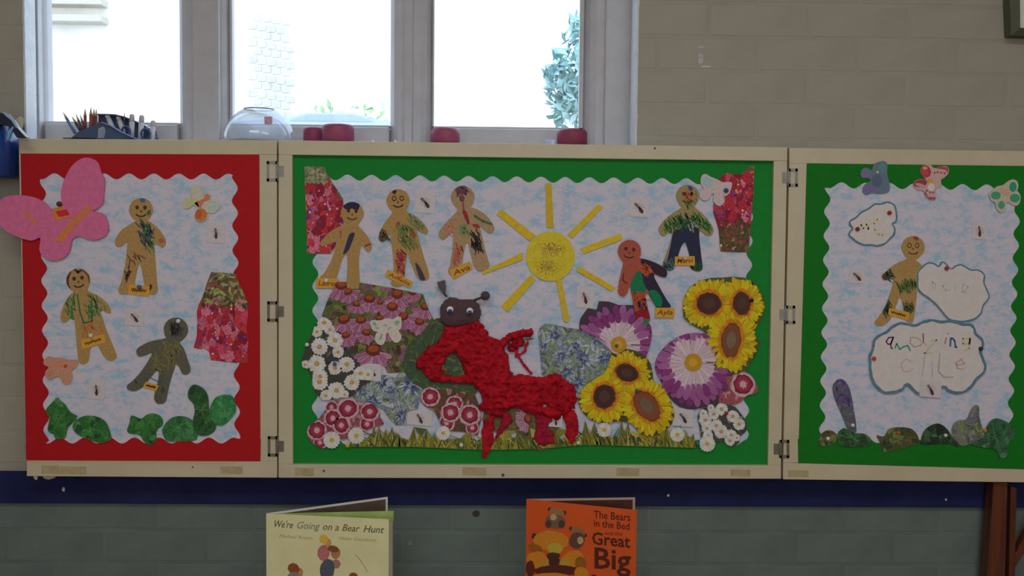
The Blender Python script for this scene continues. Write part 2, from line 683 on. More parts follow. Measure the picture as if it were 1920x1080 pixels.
tag(box('trim_3', XL + .003, XR - .003, -.002, YF + .03, ZT - .03, ZT - .0005, TRIM, bev=.001), kind='structure')

GLASS = glass_mat('window_glass', (.97, .985, .985, 1), .03)
def ux(u, y):
    return P(u, 130, y).x
def stile(name, u0, u1, yf, yb, z0, z1, par=None, bev=.004, mat=None):
    return box(name, ux(u0, yf), ux(u1, yf), yf, yb, z0, z1, mat or TRIM, par, bev)
ZR = P(600, 238, YF + .02).z               # top edge of the bottom rails
def bx_from(u0, y):
    return ux(u0, y)
# fixed posts of the window frame
for (a, b) in ((360, 411), (757, 773), (1135, 1190)):
    tag(stile('trim_4', a, b, YF, YF + .07, ZT, ZW, bev=.003), kind='structure')
tag(box('trim_4', XL - .07, ux(72, YF), YF, YF + .07, ZT, ZW, TRIM, bev=.003), kind='structure')
tag(box('trim_5', XL, XR, YF, YF + .07, ZW - .06, ZW, TRIM, bev=.003), kind='structure')
for i, (a0, a1, b0, b1) in enumerate(((60, 81, 331, 362), (409, 428, 730, 759), (771, 810, 1095, 1137))):
    root = empty('window_%d' % (i + 1), P((a0 + b1) / 2, 250, YF + .03), None, None)
    tag(root, kind='structure')
    yf = YF + .012
    for (u0, u1) in ((a0, a1), (b0, b1)):
        # stile with a sloped moulding towards the glass
        x0, x1 = ux(u0, yf), ux(u1, yf)
        bm = bmesh.new()
        glassside = u0 == a0
        o_, g_ = (x0, x1) if glassside else (x1, x0)
        s = 1 if glassside else -1
        wd = abs(x1 - x0)
        prof = [(o_, yf), (o_ + s * wd * .45, yf), (g_ - s * wd * .3, yf + .006), (g_ - s * wd * .1, yf + .016), (g_, yf + .024), (g_, yf + .05), (o_, yf + .05)]
        A = [bm.verts.new((x, y, ZT)) for x, y in prof]
        B = [bm.verts.new((x, y, ZW - .05)) for x, y in prof]
        for q in range(len(prof)):
            bm.faces.new((A[q - 1], A[q], B[q], B[q - 1]))
        bm.faces.new(A); bm.faces.new(B)
        bm_obj('stile', bm, TRIM, root)
    xa, xb = ux(a1, yf), ux(b0, yf)
    box('bottom_rail', xa, xb, yf, yf + .05, ZT, ZR, TRIM, root, .004)
    box('glazing_bead', xa, xb, yf + .012, yf + .03, ZR, ZR + .006, TRIM, root, .001)
    if i == 2:
        box('glazing_bead', xb - .010, xb, yf + .012, yf + .034, ZR, ZW - .06, TRIM, root, .001)
        box('glazing_bead', xa, xa + .004, yf + .012, yf + .034, ZR, ZW - .06, TRIM, root, .001)
    if i == 1:
        box('glazing_bead', xa, xa + .006, yf + .012, yf + .034, ZR, ZW - .06, TRIM, root, .001)
    box('top_rail', xa, xb, yf, yf + .05, ZW - .11, ZW - .05, TRIM, root, .004)
    box('pane', xa - .004, xb + .004, yf + .036, yf + .040, ZR - .006, ZW - .1, GLASS, root)

# ------------------------------------------------------------------ outside the window
PALEB = solid('pale_render', (.85, .82, .76, 1), .8, 3, .1)
BRK = solid('neighbour_brick', (.66, .62, .56, 1), .85, 6, .12)
FASC = solid('fascia_paint', (.6, .55, .47, 1), .6)
HEDGE = attr_mat('hedge_leaf', .6, 9, .3)
tag(box('yard', -14, 14, .25, 30, -.6, -.5, solid('yard_asphalt', (.3, .3, .29, 1), .9)), kind='structure')
nb = empty('neighbouring_building', (-6.2, 9.5, -.5), 'pale brick building seen through the left and middle panes', 'building')
box('wall', -12, P(560, 100, 9.5).x, 9.5, 11, -.5, 8, PALEB, nb)
for zf, hh in ((P(150, 40, 9.3).z, .08), (P(150, 8, 9.3).z, .09)):
    box('fascia_board', -11, P(190, 40, 9.3).x, 9.3, 9.5, zf, zf + hh, FASC, nb, .01)
bm = bmesh.new()
bx0 = P(466, 100, 9.48).x
for r in range(12):
    z = P(470, 212, 9.48).z + r * .098
    for k in range(9):
        x = bx0 + k * .11 + (r % 2) * .055
        if x + .09 < P(560, 100, 9.5).x - .02 and k < 9 - r * .5:
            add_box(bm, x, x + .092, 9.485, 9.5, z - k * .016, z + .075 - k * .016)
tag(bm_obj('brick_courses', bm, BRK, nb), kind='stuff')
def leaf_cloud(name, c, rad, n, cols, par=None, size=.09, label=None, cat=None, group=None, kind=None):
    bm = bmesh.new()
    cl = bm.loops.layers.float_color.new('Col')
    for _ in range(n):
        a, b, q = rnd.uniform(0, 2 * pi), rnd.uniform(-1, 1), rnd.random() ** .33
        st = math.sqrt(1 - b * b)
        p = Vector((c[0] + rad[0] * q * st * cos(a), c[1] + rad[1] * q * st * sin(a), c[2] + rad[2] * q * b))
        d = Vector((rnd.uniform(-1, 1), rnd.uniform(-1, 1), rnd.uniform(-1, 1))).normalized()
        e = d.orthogonal().normalized()
        s = size * rnd.uniform(.5, 1.2)
        f = bm.faces.new([bm.verts.new(p + x) for x in (d * s, e * s * .45, -d * s, -e * s * .45)])
        k = rnd.choice(cols)
        for l in f.loops:
            l[cl] = (*k, 1)
    me = bpy.data.meshes.new(name)
    bmesh.ops.translate(bm, verts=bm.verts, vec=-(wloc(par) if par else Vector(c)))
    bm.to_mesh(me)
    bm.free()
    me.materials.append(HEDGE)
    o = link(name, me, par, Vector(c) if not par else None)
    return tag(o, label, cat, group, kind)
BARK = solid('bark', (.12, .09, .06, 1), .9)
tc_ = P(1085, 130, 5.5)
tr = empty('tree', (tc_.x + .35, 5.5, -.5), 'leafy tree seen through the right-hand pane', 'tree')
tube('trunk', [(tc_.x + .35, 5.5, -.5), (tc_.x + .33, 5.5, .6), (tc_.x + .38, 5.5, tc_.z - .1)], .09, BARK, tr)
for (u, v, r_, n) in ((1100, 150, .32, 420), (1060, 178, .16, 160), (1095, 60, .17, 130), (1078, 215, .2, 130), (1045, 140, .10, 60)):
    p = P(u, v, 5.5)
    leaf_cloud('foliage', p, (r_, r_, r_), n, ((.26, .46, .44), (.34, .54, .5), (.42, .6, .6)), tr, .06, kind='stuff')  # leaf colours paled to stand in for overexposed daylight
p = P(655, 208, 8)
hz = (p.z + .2 + .5) / 2
leaf_cloud('hedge', (p.x, 8.5, p.z + .2 - hz), (1.3, .35, hz), 3000, ((.45, .62, .36), (.5, .66, .42)), None, .07,
           'leafy hedge low behind the middle pane', 'hedge')
# parked car behind the middle pane: only its roof rises above the rail
CARP = solid('car_paint', (.5, .6, .78, 1), .3, 5, .03)
cz, cx = P(618, 212, 6.2).z, P(622, 212, 6.2).x
car = empty('car', (cx, 6.6, -.5), 'blue-grey car parked outside behind the middle pane', 'car')
bm = bmesh.new()
prof = [(-1.0, cz - .09), (-.42, cz - .075), (-.24, cz), (.2, cz + .005), (.42, cz - .075), (1.3, cz - .14), (1.35, cz - .6), (-1.05, cz - .6)]
A = [bm.verts.new((cx + x, 6.2, z)) for x, z in prof]
B = [bm.verts.new((cx + x, 7.6, z)) for x, z in prof]
for q in range(len(prof)):
    bm.faces.new((A[q - 1], A[q], B[q], B[q - 1]))
bm.faces.new(A); bm.faces.new(B[::-1])
bmesh.ops.bevel(bm, geom=list(bm.edges), offset=.02, segments=2, affect='EDGES')
bm_obj('body', bm, CARP, car)
bm = bmesh.new()
f = [bm.verts.new((cx + x, 6.195, z)) for x, z in ((-.36, cz - .07), (-.21, cz - .015), (.18, cz - .012), (.36, cz - .07))]
bm.faces.new(f)
bm_obj('side_window', bm, solid('car_glass', (.4, .48, .6, 1), .1), car)
for wx in (-.65, .85):
    lathe('wheel', [(0, -.1), (.3, -.1), (.32, -.05), (.32, .05), (.3, .1), (0, .1)], (cx + wx, 6.3, -.18),
          solid('tyre', (.03, .03, .03, 1), .8), car, 20, Matrix.Rotation(pi / 2, 3, 'X'))
box('sill_panel', cx - 1.0, cx + 1.3, 6.3, 7.5, -.25, cz - .58, CARP, car, .03)

# ================================================================== THE DISPLAY BOARDS
FRAME = solid('cream_gloss_paint', C(152, 143, 121), .4, 14, .05, .15, 220)
STEEL = solid('dull_steel', C(112, 110, 104), .5, 60, .15)
DARKST = solid('tarnished_steel', C(84, 78, 66), .5, 60, .2)
TAPE = solid('masking_tape', C(134, 122, 92), .7, 80, .15, .2, 400)
N = (0, -1, 0)
YC = YB + .012                              # sunk panel of the middle board
RED, GRN, GRN2 = C(134, 13, 19), C(14, 98, 34), C(10, 88, 18)

def qlerp(q, s, t):
    a = [q[0][i] + (q[1][i] - q[0][i]) * s for i in (0, 1)]
    b = [q[3][i] + (q[2][i] - q[3][i]) * s for i in (0, 1)]
    return (a[0] + (b[0] - a[0]) * t, a[1] + (b[1] - a[1]) * t)
def board(label, outer, inner, wave, amp, period, ph, col, ypan, hinges):
    TL, TR, BR, BL = outer
    tl, tr_, br, bl = inner
    root = empty('display_board', P(sum(p[0] for p in outer) / 4, BL[1], YB + .03), label, 'notice board', 'hinged display boards')
    yb = -.0005 - .012
    prism('frame_rail', [TL, TR, (TR[0], tr_[1]), (TL[0], tl[1])], YB, yb, FRAME, root, .0012)
    prism('frame_rail', [(BL[0], bl[1]), (BR[0], br[1]), BR, BL], YB, yb, FRAME, root, .0012)
    prism('frame_stile', [(TL[0], tl[1]), tl, bl, (BL[0], bl[1])], YB, yb, FRAME, root, .0012)
    prism('frame_stile', [tr_, (TR[0], tr_[1]), (BR[0], br[1]), br], YB, yb, FRAME, root, .0012)
    pan = Flat((0, ypan, 0), N)
    pan.slab([tl, tr_, br, bl], -.008, 0, C(150, 145, 130))
    pan.build('backing_panel', PAPER, root)
    sp = Flat((0, ypan, 0), N)
    m = 14
    wq = wave
    sp.slab([(wq[0][0] - m, wq[0][1] - m), (wq[1][0] + m, wq[1][1] - m), (wq[2][0] + m, wq[2][1] + m), (wq[3][0] - m, wq[3][1] + m)], 0, .0003, (1, 1, 1, 1))
    sp.build('crayoned_sky_paper', SKYP, root)
    def edge(a, b, nin, phase):
        L = hypot(b[0] - a[0], b[1] - a[1])
        n = int(L / 4)
        dx, dy = (b[0] - a[0]) / L, (b[1] - a[1]) / L
        o = []
        for i in range(n + 1):
            q = L * i / n
            k = amp * cos(2 * pi * (q - phase) / period)
            o.append((a[0] + dx * q + nin[0] * k, a[1] + dy * q + nin[1] * k))
        return o
    o4, i4 = inner, wave
    if len(inner) == 4:
        ex = 2
    nrm = [(0, -1), (1, 0), (0, 1), (-1, 0)]
    for k in range(4):
        a, b = i4[k], i4[(k + 1) % 4]
        oa, ob = o4[k], o4[(k + 1) % 4]
        e = edge(a, b, nrm[k], ph[k])
        t0 = .0004 + .0003 * (k % 2)
        st = Flat((0, ypan, 0), N)
        # butt joint: the side strips run full height, the top and bottom ones overlap them
        d = (b[0] - a[0], b[1] - a[1])
        if k % 2 == 0:
            pa = (oa[0] + 1, e[0][1]) ; pb = (ob[0] - 1, e[-1][1])
            e = [pa] + e + [pb]
        st.slab([oa, ob] + e[::-1], t0, t0 + .0004, jitcol(col, .03))
        st.build('border_strip', PAPER, root)
    return root

LQ = [(35, 260), (519, 263), (519.5, 896), (50, 893)]
CQ = [(522, 263), (1476.5, 276), (1464.5, 898), (522, 896)]
RQ = [(1480, 277), (1968, 284), (1950, 905), (1468.5, 899)]
bl_ = board('left hinged display board with red wavy border over crayoned sky paper', LQ,
            [(38.5, 288), (486, 290), (488, 865), (49, 863)], [(80, 330.5), (440, 331), (445, 826), (87, 826)],
            5.6, 46.6, (22, 22, 30, 20), RED, YB - .0002, None)
bc_ = board('wide middle display board with recessed panel and green wavy border', CQ,
            [(548, 290), (1451, 302), (1440, 873), (549, 871)], [(592, 332), (1408, 341), (1398, 830), (590, 829)],
            5.6, 45.4, (14, 20, 20, 20), GRN, YC, None)
br_ = board('right hinged display board with dark green border and paper clouds', RQ,
            [(1513, 306), (1936, 312), (1922, 880), (1497, 868)], [(1552, 347), (1909, 352), (1893, 826), (1541, 825)],
            5.6, 45.4, (26, 18, 20, 20), GRN2, YB - .0002, None)

# hinges: a slotted leaf with a smaller leaf tucked behind it
def hinge(par, u0, v0, u1, v1, side, mat, screws=False):
    F = Flat((0, YB, 0), N)
    t = 4.5
    for q in ([(u0, v0), (u1, v0), (u1, v0 + t + 1), (u0, v0 + t + 1)], [(u0, v1 - t - 1), (u1, v1 - t - 1), (u1, v1), (u0, v1)],
              [(u0, v0), (u0 + t, v0), (u0 + t, v1), (u0, v1)], [(u1 - t, v0), (u1, v0), (u1, v1), (u1 - t, v1)]):
        F.slab(q, .0001, .0018, (1, 1, 1, 1))
    h = F.build('hinge', mat, par)
    G = Flat((0, YB, 0), N)
    vm = (v0 + v1) / 2
    a, b = (u1, u1 + 11) if side > 0 else (u0 - 11, u0)
    G.slab([(a, vm - 10), (b, vm - 10), (b, vm + 10), (a, vm + 10)], .0001, .0013, (1, 1, 1, 1))
    G.build('small_leaf', mat, h)
    c = (u1 if side > 0 else u0)
    tube('pin_barrel', [P(c, v0 + 1, YB - .0015), P(c, v1 - 1, YB - .0015)], .0016, mat, h)
for v in (302, 565, 818):
    hinge(bl_, 500 + (v - 302) * .004, v, 521, v + 38, 1, STEEL if v == 302 else DARKST)
for (u, v, m) in ((1478, 316, STEEL), (1473, 573, STEEL), (1462, 825, DARKST)):
    hinge(br_, u, v, u + 18, v + 34, -1, m)
# strips of old masking tape on the bottom rails
for par, q in ((bl_, (78, 872, 111, 888)), (bl_, (112, 874, 162, 889)), (bl_, (413, 874, 455, 888)), (bc_, (553, 877, 588, 892)),
               (bc_, (867, 876, 912, 891)), (bc_, (1156, 877, 1199, 892)), (bc_, (1370, 880, 1407, 893)), (br_, (1478, 881, 1516, 894))):
    F = Flat((0, YB, 0), N)
    a, b, c, d = q
    F.slab([(a, b), (c, b + 1), (c, d + 1), (a, d)], .0001, .0003, (1, 1, 1, 1))
    F.build('tape', TAPE, par)
for par, (u, v), rr in ((bc_, (943, 891), 3), (bc_, (607, 883), 2.2), (bc_, (1228, 278), 2), (bl_, (361, 876), 1.6)):
    F = Flat((0, YB, 0), N)
    F.slab(ell(u, v, rr, n=10), .0001, .0012, C(70, 58, 46))
    F.build('screw_head', PAPER, par)
F = Flat((0, YB, 0), N)
F.slab([(50, 864), (441, 866), (441, 870), (50, 867)], .0001, .0006, C(150, 138, 112))
F.build('paper_edge', PAPER, bl_)

# ================================================================== PINNED AND STUCK CUT-OUTS
def plane(where, lv):
    """a sheet level above the border strips of the board"""
    base = {'L': YB - .0002, 'C': YC, 'R': YB - .0002}[where]
    F = Flat((0, base, 0), N)
    t = .0013 + lv * .0008
    return F, t
WHITEP, YELP, BLUP, BLKP, REDP, ORP = C(185, 178, 160), C(190, 140, 20), C(40, 75, 110), C(22, 22, 30), C(130, 28, 32), C(160, 80, 20)
def pin(par, where, u, v, t, col, r=4.2):
    base = {'L': YB - .0002, 'C': YC, 'R': YB - .0002}[where]
    c = P(u, v, base - t)
    bm = bmesh.new()
    bmesh.ops.create_uvsphere(bm, u_segments=12, v_segments=8, radius=r * .00116)
    bmesh.ops.translate(bm, verts=bm.verts, vec=c + Vector((0, -r * .0007, 0)))
    me_o = bm_obj('pin', bm, pin_mat(col), par, c, True)
    return me_o
_pm = {}
def pin_mat(col):
    if col not in _pm:
        _pm[col] = solid('pin_plastic_%d' % len(_pm), col, .3, 50, .02)
    return _pm[col]

# ---------------------------------------------------------------- gingerbread figures
TAN, INK = C(136, 108, 66), C(58, 40, 34)
NAVYC, GRNC, REDC, BRC, ORC, TEAL = C(38, 38, 62), C(52, 96, 56), C(135, 42, 58), C(66, 38, 22), C(150, 70, 45), C(22, 92, 66)
def ginger(where, lv, hc, hr, body, label, col=TAN, face=1, draws=(), tagq=None, tagtext=None, pins=(), ftilt=0, inkc=INK, scribble=None):
    F, t = plane(where, lv)
    nl, nr = body[0], body[-1]
    a0 = atan2(nr[1] - hc[1], nr[0] - hc[0])
    a1 = atan2(nl[1] - hc[1], nl[0] - hc[0])
    while a1 > a0:
        a1 -= 2 * pi
    head = [(hc[0] + hr * cos(a0 + (a1 - a0) * i / 20), hc[1] + hr * sin(a0 + (a1 - a0) * i / 20)) for i in range(1, 20)]
    outl = smooth(body + head[::3], 3)
    root = empty('gingerbread_figure', Flat((0, F.pt.y, 0), N).w(hc[0], body[len(body) // 2][1], t), label, 'paper figure', 'card gingerbread figures')
    F.slab(outl, t, t + .0009, col)
    for d in draws:
        kind, pts, wd, c = d
        F.up()
        if kind == 's':
            F.stroke(pts, wd, c, clip=outl)
        elif kind == 'p':
            F.poly(smooth(pts, 3), c, clip=outl)
        elif kind == 'h':                  # hatched crayon patch: many short strokes
            xs, ys = [p[0] for p in pts], [p[1] for p in pts]
            for _ in range(int(wd)):
                x, y = rnd.uniform(min(xs), max(xs)), rnd.uniform(min(ys), max(ys))
                if inside(x, y, pts):
                    a = rnd.gauss(1.1, .35)
                    L = rnd.uniform(4, 9)
                    F.up()
                    F.stroke([(x - L * cos(a), y - L * sin(a)), (x + rnd.uniform(-1, 1), y), (x + L * cos(a), y + L * sin(a))], 1.7, jitcol(c, .2), clip=outl)
                    if F.lay > 9:
                        F.lay -= 5
    F.build('body', CRAFT, root)
    if face:
        G, _ = plane(where, lv)
        G.base = t + .0009 + (F.lay + 1) * F.EPS
        def T(x, y):
            c, s_ = cos(ftilt), sin(ftilt)
            return (hc[0] + (x * c - y * s_) * hr, hc[1] + (x * s_ + y * c) * hr)
        for ex in (-.33, .33):
            c0 = T(ex, -.2)
            if face == 2:
                ring = ell(c0[0], c0[1], hr * .16, hr * .19, n=12)
                G.stroke(ring + ring[:1], 1.6, inkc)
            else:
                G.poly(ell(c0[0], c0[1], hr * .15, hr * .17, n=10), inkc)
        G.up()
        G.poly(ell(*T(0, .12), hr * .08, n=8), inkc)
        G.stroke([T(.42 * sin(a) , .28 + .26 * cos(a)) for a in [(-1.3 + 2.6 * i / 8) for i in range(9)]], 2.2, inkc)
        G.build('drawn_face', CRAFT, root)
    if tagq:
        H, _ = plane(where, lv + 1)
        H.slab(tagq, t + .0012, t + .0016, C(172, 122, 44))
        H.up()
        a, b, c, d = tagq
        if tagtext:
            xv = ((b[0] - a[0]) * .82, (b[1] - a[1]) * .82)
            L = hypot(*xv)
            h_ = hypot(d[0] - a[0], d[1] - a[1])
            yv = ((a[0] - d[0]) / h_ * h_ * .72, (a[1] - d[1]) / h_ * h_ * .72)
            H.text(tagtext, (d[0] + (b[0] - a[0]) * .1 - (d[0] - a[0]) * .28, d[1] + (b[1] - a[1]) * .1 - (d[1] - a[1]) * .28), xv, yv, C(92, 52, 22), .012, .15)
        elif scribble:
            rr = random.Random(scribble)
            pts = []
            for i in range(15):
                s_ = .14 + .7 * i / 14
                q = .5 + (.17 if i % 2 else -.15) * rr.uniform(.4, 1.2)
                pts.append(qlerp([a, b, c, d], s_, q))
            H.stroke(pts, 1.9, C(100, 58, 24))
        H.build('name_tag', PAPER, root)
    for (u, v, c) in pins:
        pin(root, where, u, v, t + .0016, c)
    return root

P1b = zA((862, 445), (838, 465), (770, 510), (735, 560), (727, 598), (748, 618), (778, 608), (801, 585), (803, 620), (797, 690), (786, 760), (770, 830), (750, 880), (758, 914), (810, 916), (846, 893), (852, 840), (866, 770), (884, 722), (900, 780), (912, 850), (926, 905), (950, 918), (985, 916), (998, 885), (990, 810), (984, 720), (978, 640), (976, 588), (1003, 608), (1032, 622), (1049, 592), (1038, 552), (1000, 500), (955, 462), (922, 442))
ginger('L', 0, zA((892, 383))[0], 22.6, P1b, 'tan gingerbread figure with blue and green crayon across its chest, upright on red-bordered board',
       draws=[('h', zA((860, 480), (930, 450), (975, 520), (965, 610), (905, 615), (885, 540)), 90, C(48, 56, 70)),
              ('h', zA((880, 440), (940, 455), (980, 600), (970, 660), (920, 640), (930, 560)), 60, GRNC),
              ('h', zA((810, 680), (900, 650), (905, 700), (830, 740), (800, 840), (780, 830)), 40, C(78, 46, 40)),
              ('s', zA((822, 770), (806, 800), (798, 822)), 6, BRC), ('p', zA((948, 855), (962, 862), (955, 888), (944, 885)), 0, BRC),
              ('p', zA((1010, 565), (1035, 570), (1030, 590), (1008, 588)), 0, C(140, 70, 60)),
              ('p', zA((890, 312), (915, 312), (916, 332), (892, 334)), 0, C(48, 84, 118)), ('p', zA((930, 395), (952, 385), (950, 412), (934, 415)), 0, C(56, 82, 54))],
       tagq=[(242, 533), (281, 537), (279, 556), (240, 551)], scribble=5, pins=((262, 538, BLUP),), ftilt=.02)
P2b = [(139, 545), (127, 558), (117, 578), (113, 598), (121, 605), (131, 597), (138, 590), (140, 604), (142, 627), (145, 659), (147, 676), (153, 683), (163, 680), (167, 671), (170, 652), (180, 643), (188, 657), (197, 671), (208, 677), (218, 671), (217, 662), (208, 640), (198, 615), (190, 590), (184, 572), (193, 582), (206, 588), (207, 579), (197, 565), (181, 553), (164, 545)]
ginger('L', 0, (146.7, 526), 22.8, P2b, 'tan gingerbread figure with green scribbled jacket, hanging below the big pink butterfly',
       draws=[('s', [(140, 550), (134, 580), (136, 600)], 3, GRNC), ('s', [(145, 552), (150, 585), (157, 606), (173, 602), (171, 565)], 3, C(38, 88, 52)),
              ('h', [(125, 560), (140, 552), (140, 585), (122, 590)], 25, GRNC), ('h', [(160, 550), (190, 560), (200, 580), (172, 600), (160, 590)], 60, GRNC),
              ('h', [(152, 610), (190, 608), (196, 640), (160, 640)], 40, C(150, 92, 48)),
              ('s', [(132, 509), (127, 520), (126, 532), (130, 541)], 4.5, C(70, 42, 44)), ('s', [(140, 504), (146, 511), (153, 505)], 5, C(74, 40, 44)), ('s', [(155, 506), (165, 516), (168, 530)], 2.5, C(80, 52, 44))],
       tagq=[(151, 637), (195, 626), (198, 642), (155, 655)], scribble=9, pins=((171, 629, WHITEP),), ftilt=-.12)
P3b = zB((985, 172), (900, 190), (832, 222), (811, 250), (825, 280), (860, 276), (905, 260), (880, 310), (840, 370), (790, 425), (757, 452), (762, 478), (803, 488), (850, 462), (892, 412), (940, 362), (942, 420), (925, 480), (917, 530), (935, 560), (970, 561), (990, 540), (1002, 480), (1020, 410), (1040, 350), (1050, 312), (1070, 350), (1088, 386), (1120, 386), (1135, 356), (1118, 300), (1095, 235), (1068, 198))
ginger('L', 0, zB((1047, 122))[0], 23.2, P3b, 'dark grey-green gingerbread figure leaning left, hanging above the green leaves', col=C(76, 74, 62), face=0,
       draws=[('h', zB((980, 200), (1080, 210), (1050, 340), (900, 380), (900, 300)), 130, C(98, 92, 56)), ('h', zB((1010, 90), (1080, 90), (1080, 150), (1020, 150)), 40, C(44, 44, 42)),
              ('h', zB((780, 440), (900, 380), (1000, 400), (960, 540), (930, 540)), 60, C(66, 70, 60))],
       tagq=[(273, 716), (298, 723), (293, 733), (268, 726)], scribble=3, pins=((335, 602, WHITEP),))
P4b = zC((450, 572), (400, 600), (330, 640), (270, 700), (250, 738), (270, 757), (320, 738), (372, 722), (368, 765), (350, 830), (320, 900), (280, 965), (250, 1000), (300, 1018), (368, 1012), (398, 930), (424, 850), (458, 815), (464, 900), (460, 985), (455, 1045), (472, 1082), (545, 1085), (555, 1060), (556, 980), (550, 880), (558, 800), (572, 742), (600, 778), (622, 797), (645, 785), (650, 738), (620, 680), (580, 628), (545, 592))
ginger('C', 2, zC((500, 498))[0], 21.6, P4b, 'tan gingerbread figure with navy hair and sash, overlapping the pink flower picture at upper left',
       draws=[('p', zC((428, 440), (480, 410), (540, 405), (560, 430), (540, 480), (500, 460), (480, 470), (455, 470)), 0, C(36, 36, 52)),
              ('p', zC((480, 660), (520, 655), (500, 720), (470, 790), (430, 820), (445, 760)), 0, C(44, 44, 66)),
              ('p', zC((405, 635), (418, 640), (410, 690), (400, 690)), 0, C(140, 70, 55)), ('s', zC((600, 755), (625, 742), (643, 738)), 3, C(120, 40, 40))],
       tagq=[(593, 521), (636, 523), (624, 540), (592, 540)], tagtext='Lauren', pins=((612, 526, WHITEP),), ftilt=.05)
P5b = zC((812, 480), (800, 512), (755, 570), (716, 640), (706, 695), (733, 722), (768, 702), (798, 655), (806, 730), (818, 820), (824, 920), (815, 1000), (802, 1050), (830, 1068), (880, 1066), (905, 1030), (912, 960), (918, 880), (932, 812), (952, 870), (985, 950), (1010, 1002), (1050, 1022), (1096, 1005), (1090, 940), (1062, 850), (1036, 760), (1018, 690), (1004, 625), (1045, 650), (1078, 661), (1090, 632), (1060, 580), (1000, 525), (925, 484))
ginger('C', 1, zC((857, 400))[0], 21.8, P5b, 'tan gingerbread figure with ringed eyes and green scribbles, between two others left of the sun', face=2,
       draws=[('h', zC((870, 600), (960, 590), (1010, 760), (900, 770), (850, 680)), 120, C(84, 96, 56)), ('h', zC((880, 500), (1000, 520), (1085, 630), (1000, 620)), 70, C(82, 100, 70)),
              ('h', zC((710, 640), (780, 640), (770, 710), (715, 715)), 40, C(80, 66, 54)), ('h', zC((850, 800), (912, 800), (905, 960), (850, 960)), 55, C(140, 58, 58)),
              ('p', zC((990, 890), (1020, 905), (1070, 1010), (1030, 1015)), 0, C(56, 48, 68)), ('s', zC((970, 630), (980, 690)), 4, C(140, 50, 50)),
              ('p', zC((810, 330), (838, 316), (846, 332), (828, 350)), 0, C(44, 38, 40)), ('s', zC((840, 590), (860, 565), (868, 580), (845, 605)), 2, C(110, 60, 60))],
       tagq=zC((775, 935), (975, 1032), (948, 1080), (756, 990)), tagtext='Amelia', ftilt=-.03, pins=(zC((872, 982))[0] + (C(160, 120, 80),),))
P6b = zC((1322, 462), (1312, 488), (1250, 550), (1190, 620), (1174, 668), (1203, 704), (1240, 682), (1284, 640), (1286, 720), (1276, 820), (1262, 900), (1248, 955), (1280, 990), (1332, 980), (1356, 900), (1370, 800), (1388, 728), (1410, 750), (1430, 840), (1455, 920), (1490, 947), (1548, 940), (1567, 900), (1546, 820), (1522, 720), (1506, 645), (1496, 600), (1550, 642), (1586, 653), (1607, 622), (1590, 570), (1540, 512), (1470, 465), (1415, 450))
ginger('C', 1, zC((1362, 375))[0], 22.3, P6b, 'tan gingerbread figure with maroon and black crayon, just left of the yellow sun', col=C(134, 110, 82), face=0,
       draws=[('h', zC((1320, 300), (1400, 300), (1395, 345), (1310, 345)), 40, C(90, 56, 66)), ('p', zC((1340, 365), (1372, 370), (1370, 400), (1342, 402)), 0, C(58, 54, 66)),
              ('s', zC((1350, 345), (1362, 400), (1370, 480), (1400, 560)), 3, C(120, 56, 70)), ('p', zC((1358, 480), (1390, 485), (1415, 575), (1395, 575)), 0, C(120, 36, 50)),
              ('p', zC((1435, 585), (1480, 585), (1492, 615), (1455, 605)), 0, C(130, 36, 50)), ('s', zC((1450, 515), (1520, 560), (1590, 582)), 4, C(52, 84, 72)),
              ('h', zC((1435, 650), (1480, 640), (1510, 780), (1460, 800), (1425, 740)), 90, C(44, 40, 44)), ('h', zC((1340, 600), (1400, 590), (1400, 650), (1350, 660)), 30, C(92, 110, 72)),
              ('h', zC((1300, 740), (1370, 740), (1350, 860), (1290, 950)), 40, C(140, 76, 66)), ('p', zC((1345, 285), (1380, 283), (1388, 300), (1350, 305)), 0, C(56, 96, 84)),
              ('h', zC((1230, 570), (1310, 540), (1290, 640), (1220, 680)), 26, C(158, 96, 82))],
       tagq=zC((1258, 940), (1415, 872), (1440, 930), (1285, 1015)), tagtext='Ava')
P7b = zE((575, 362), (550, 385), (480, 432), (420, 490), (395, 540), (410, 580), (440, 591), (498, 548), (490, 620), (468, 690), (440, 770), (425, 835), (478, 862), (522, 835), (545, 750), (568, 680), (596, 632), (620, 690), (638, 770), (640, 835), (690, 868), (736, 850), (730, 780), (720, 690), (710, 600), (716, 548), (752, 578), (795, 592), (820, 562), (815, 520), (770, 455), (715, 400), (672, 362))
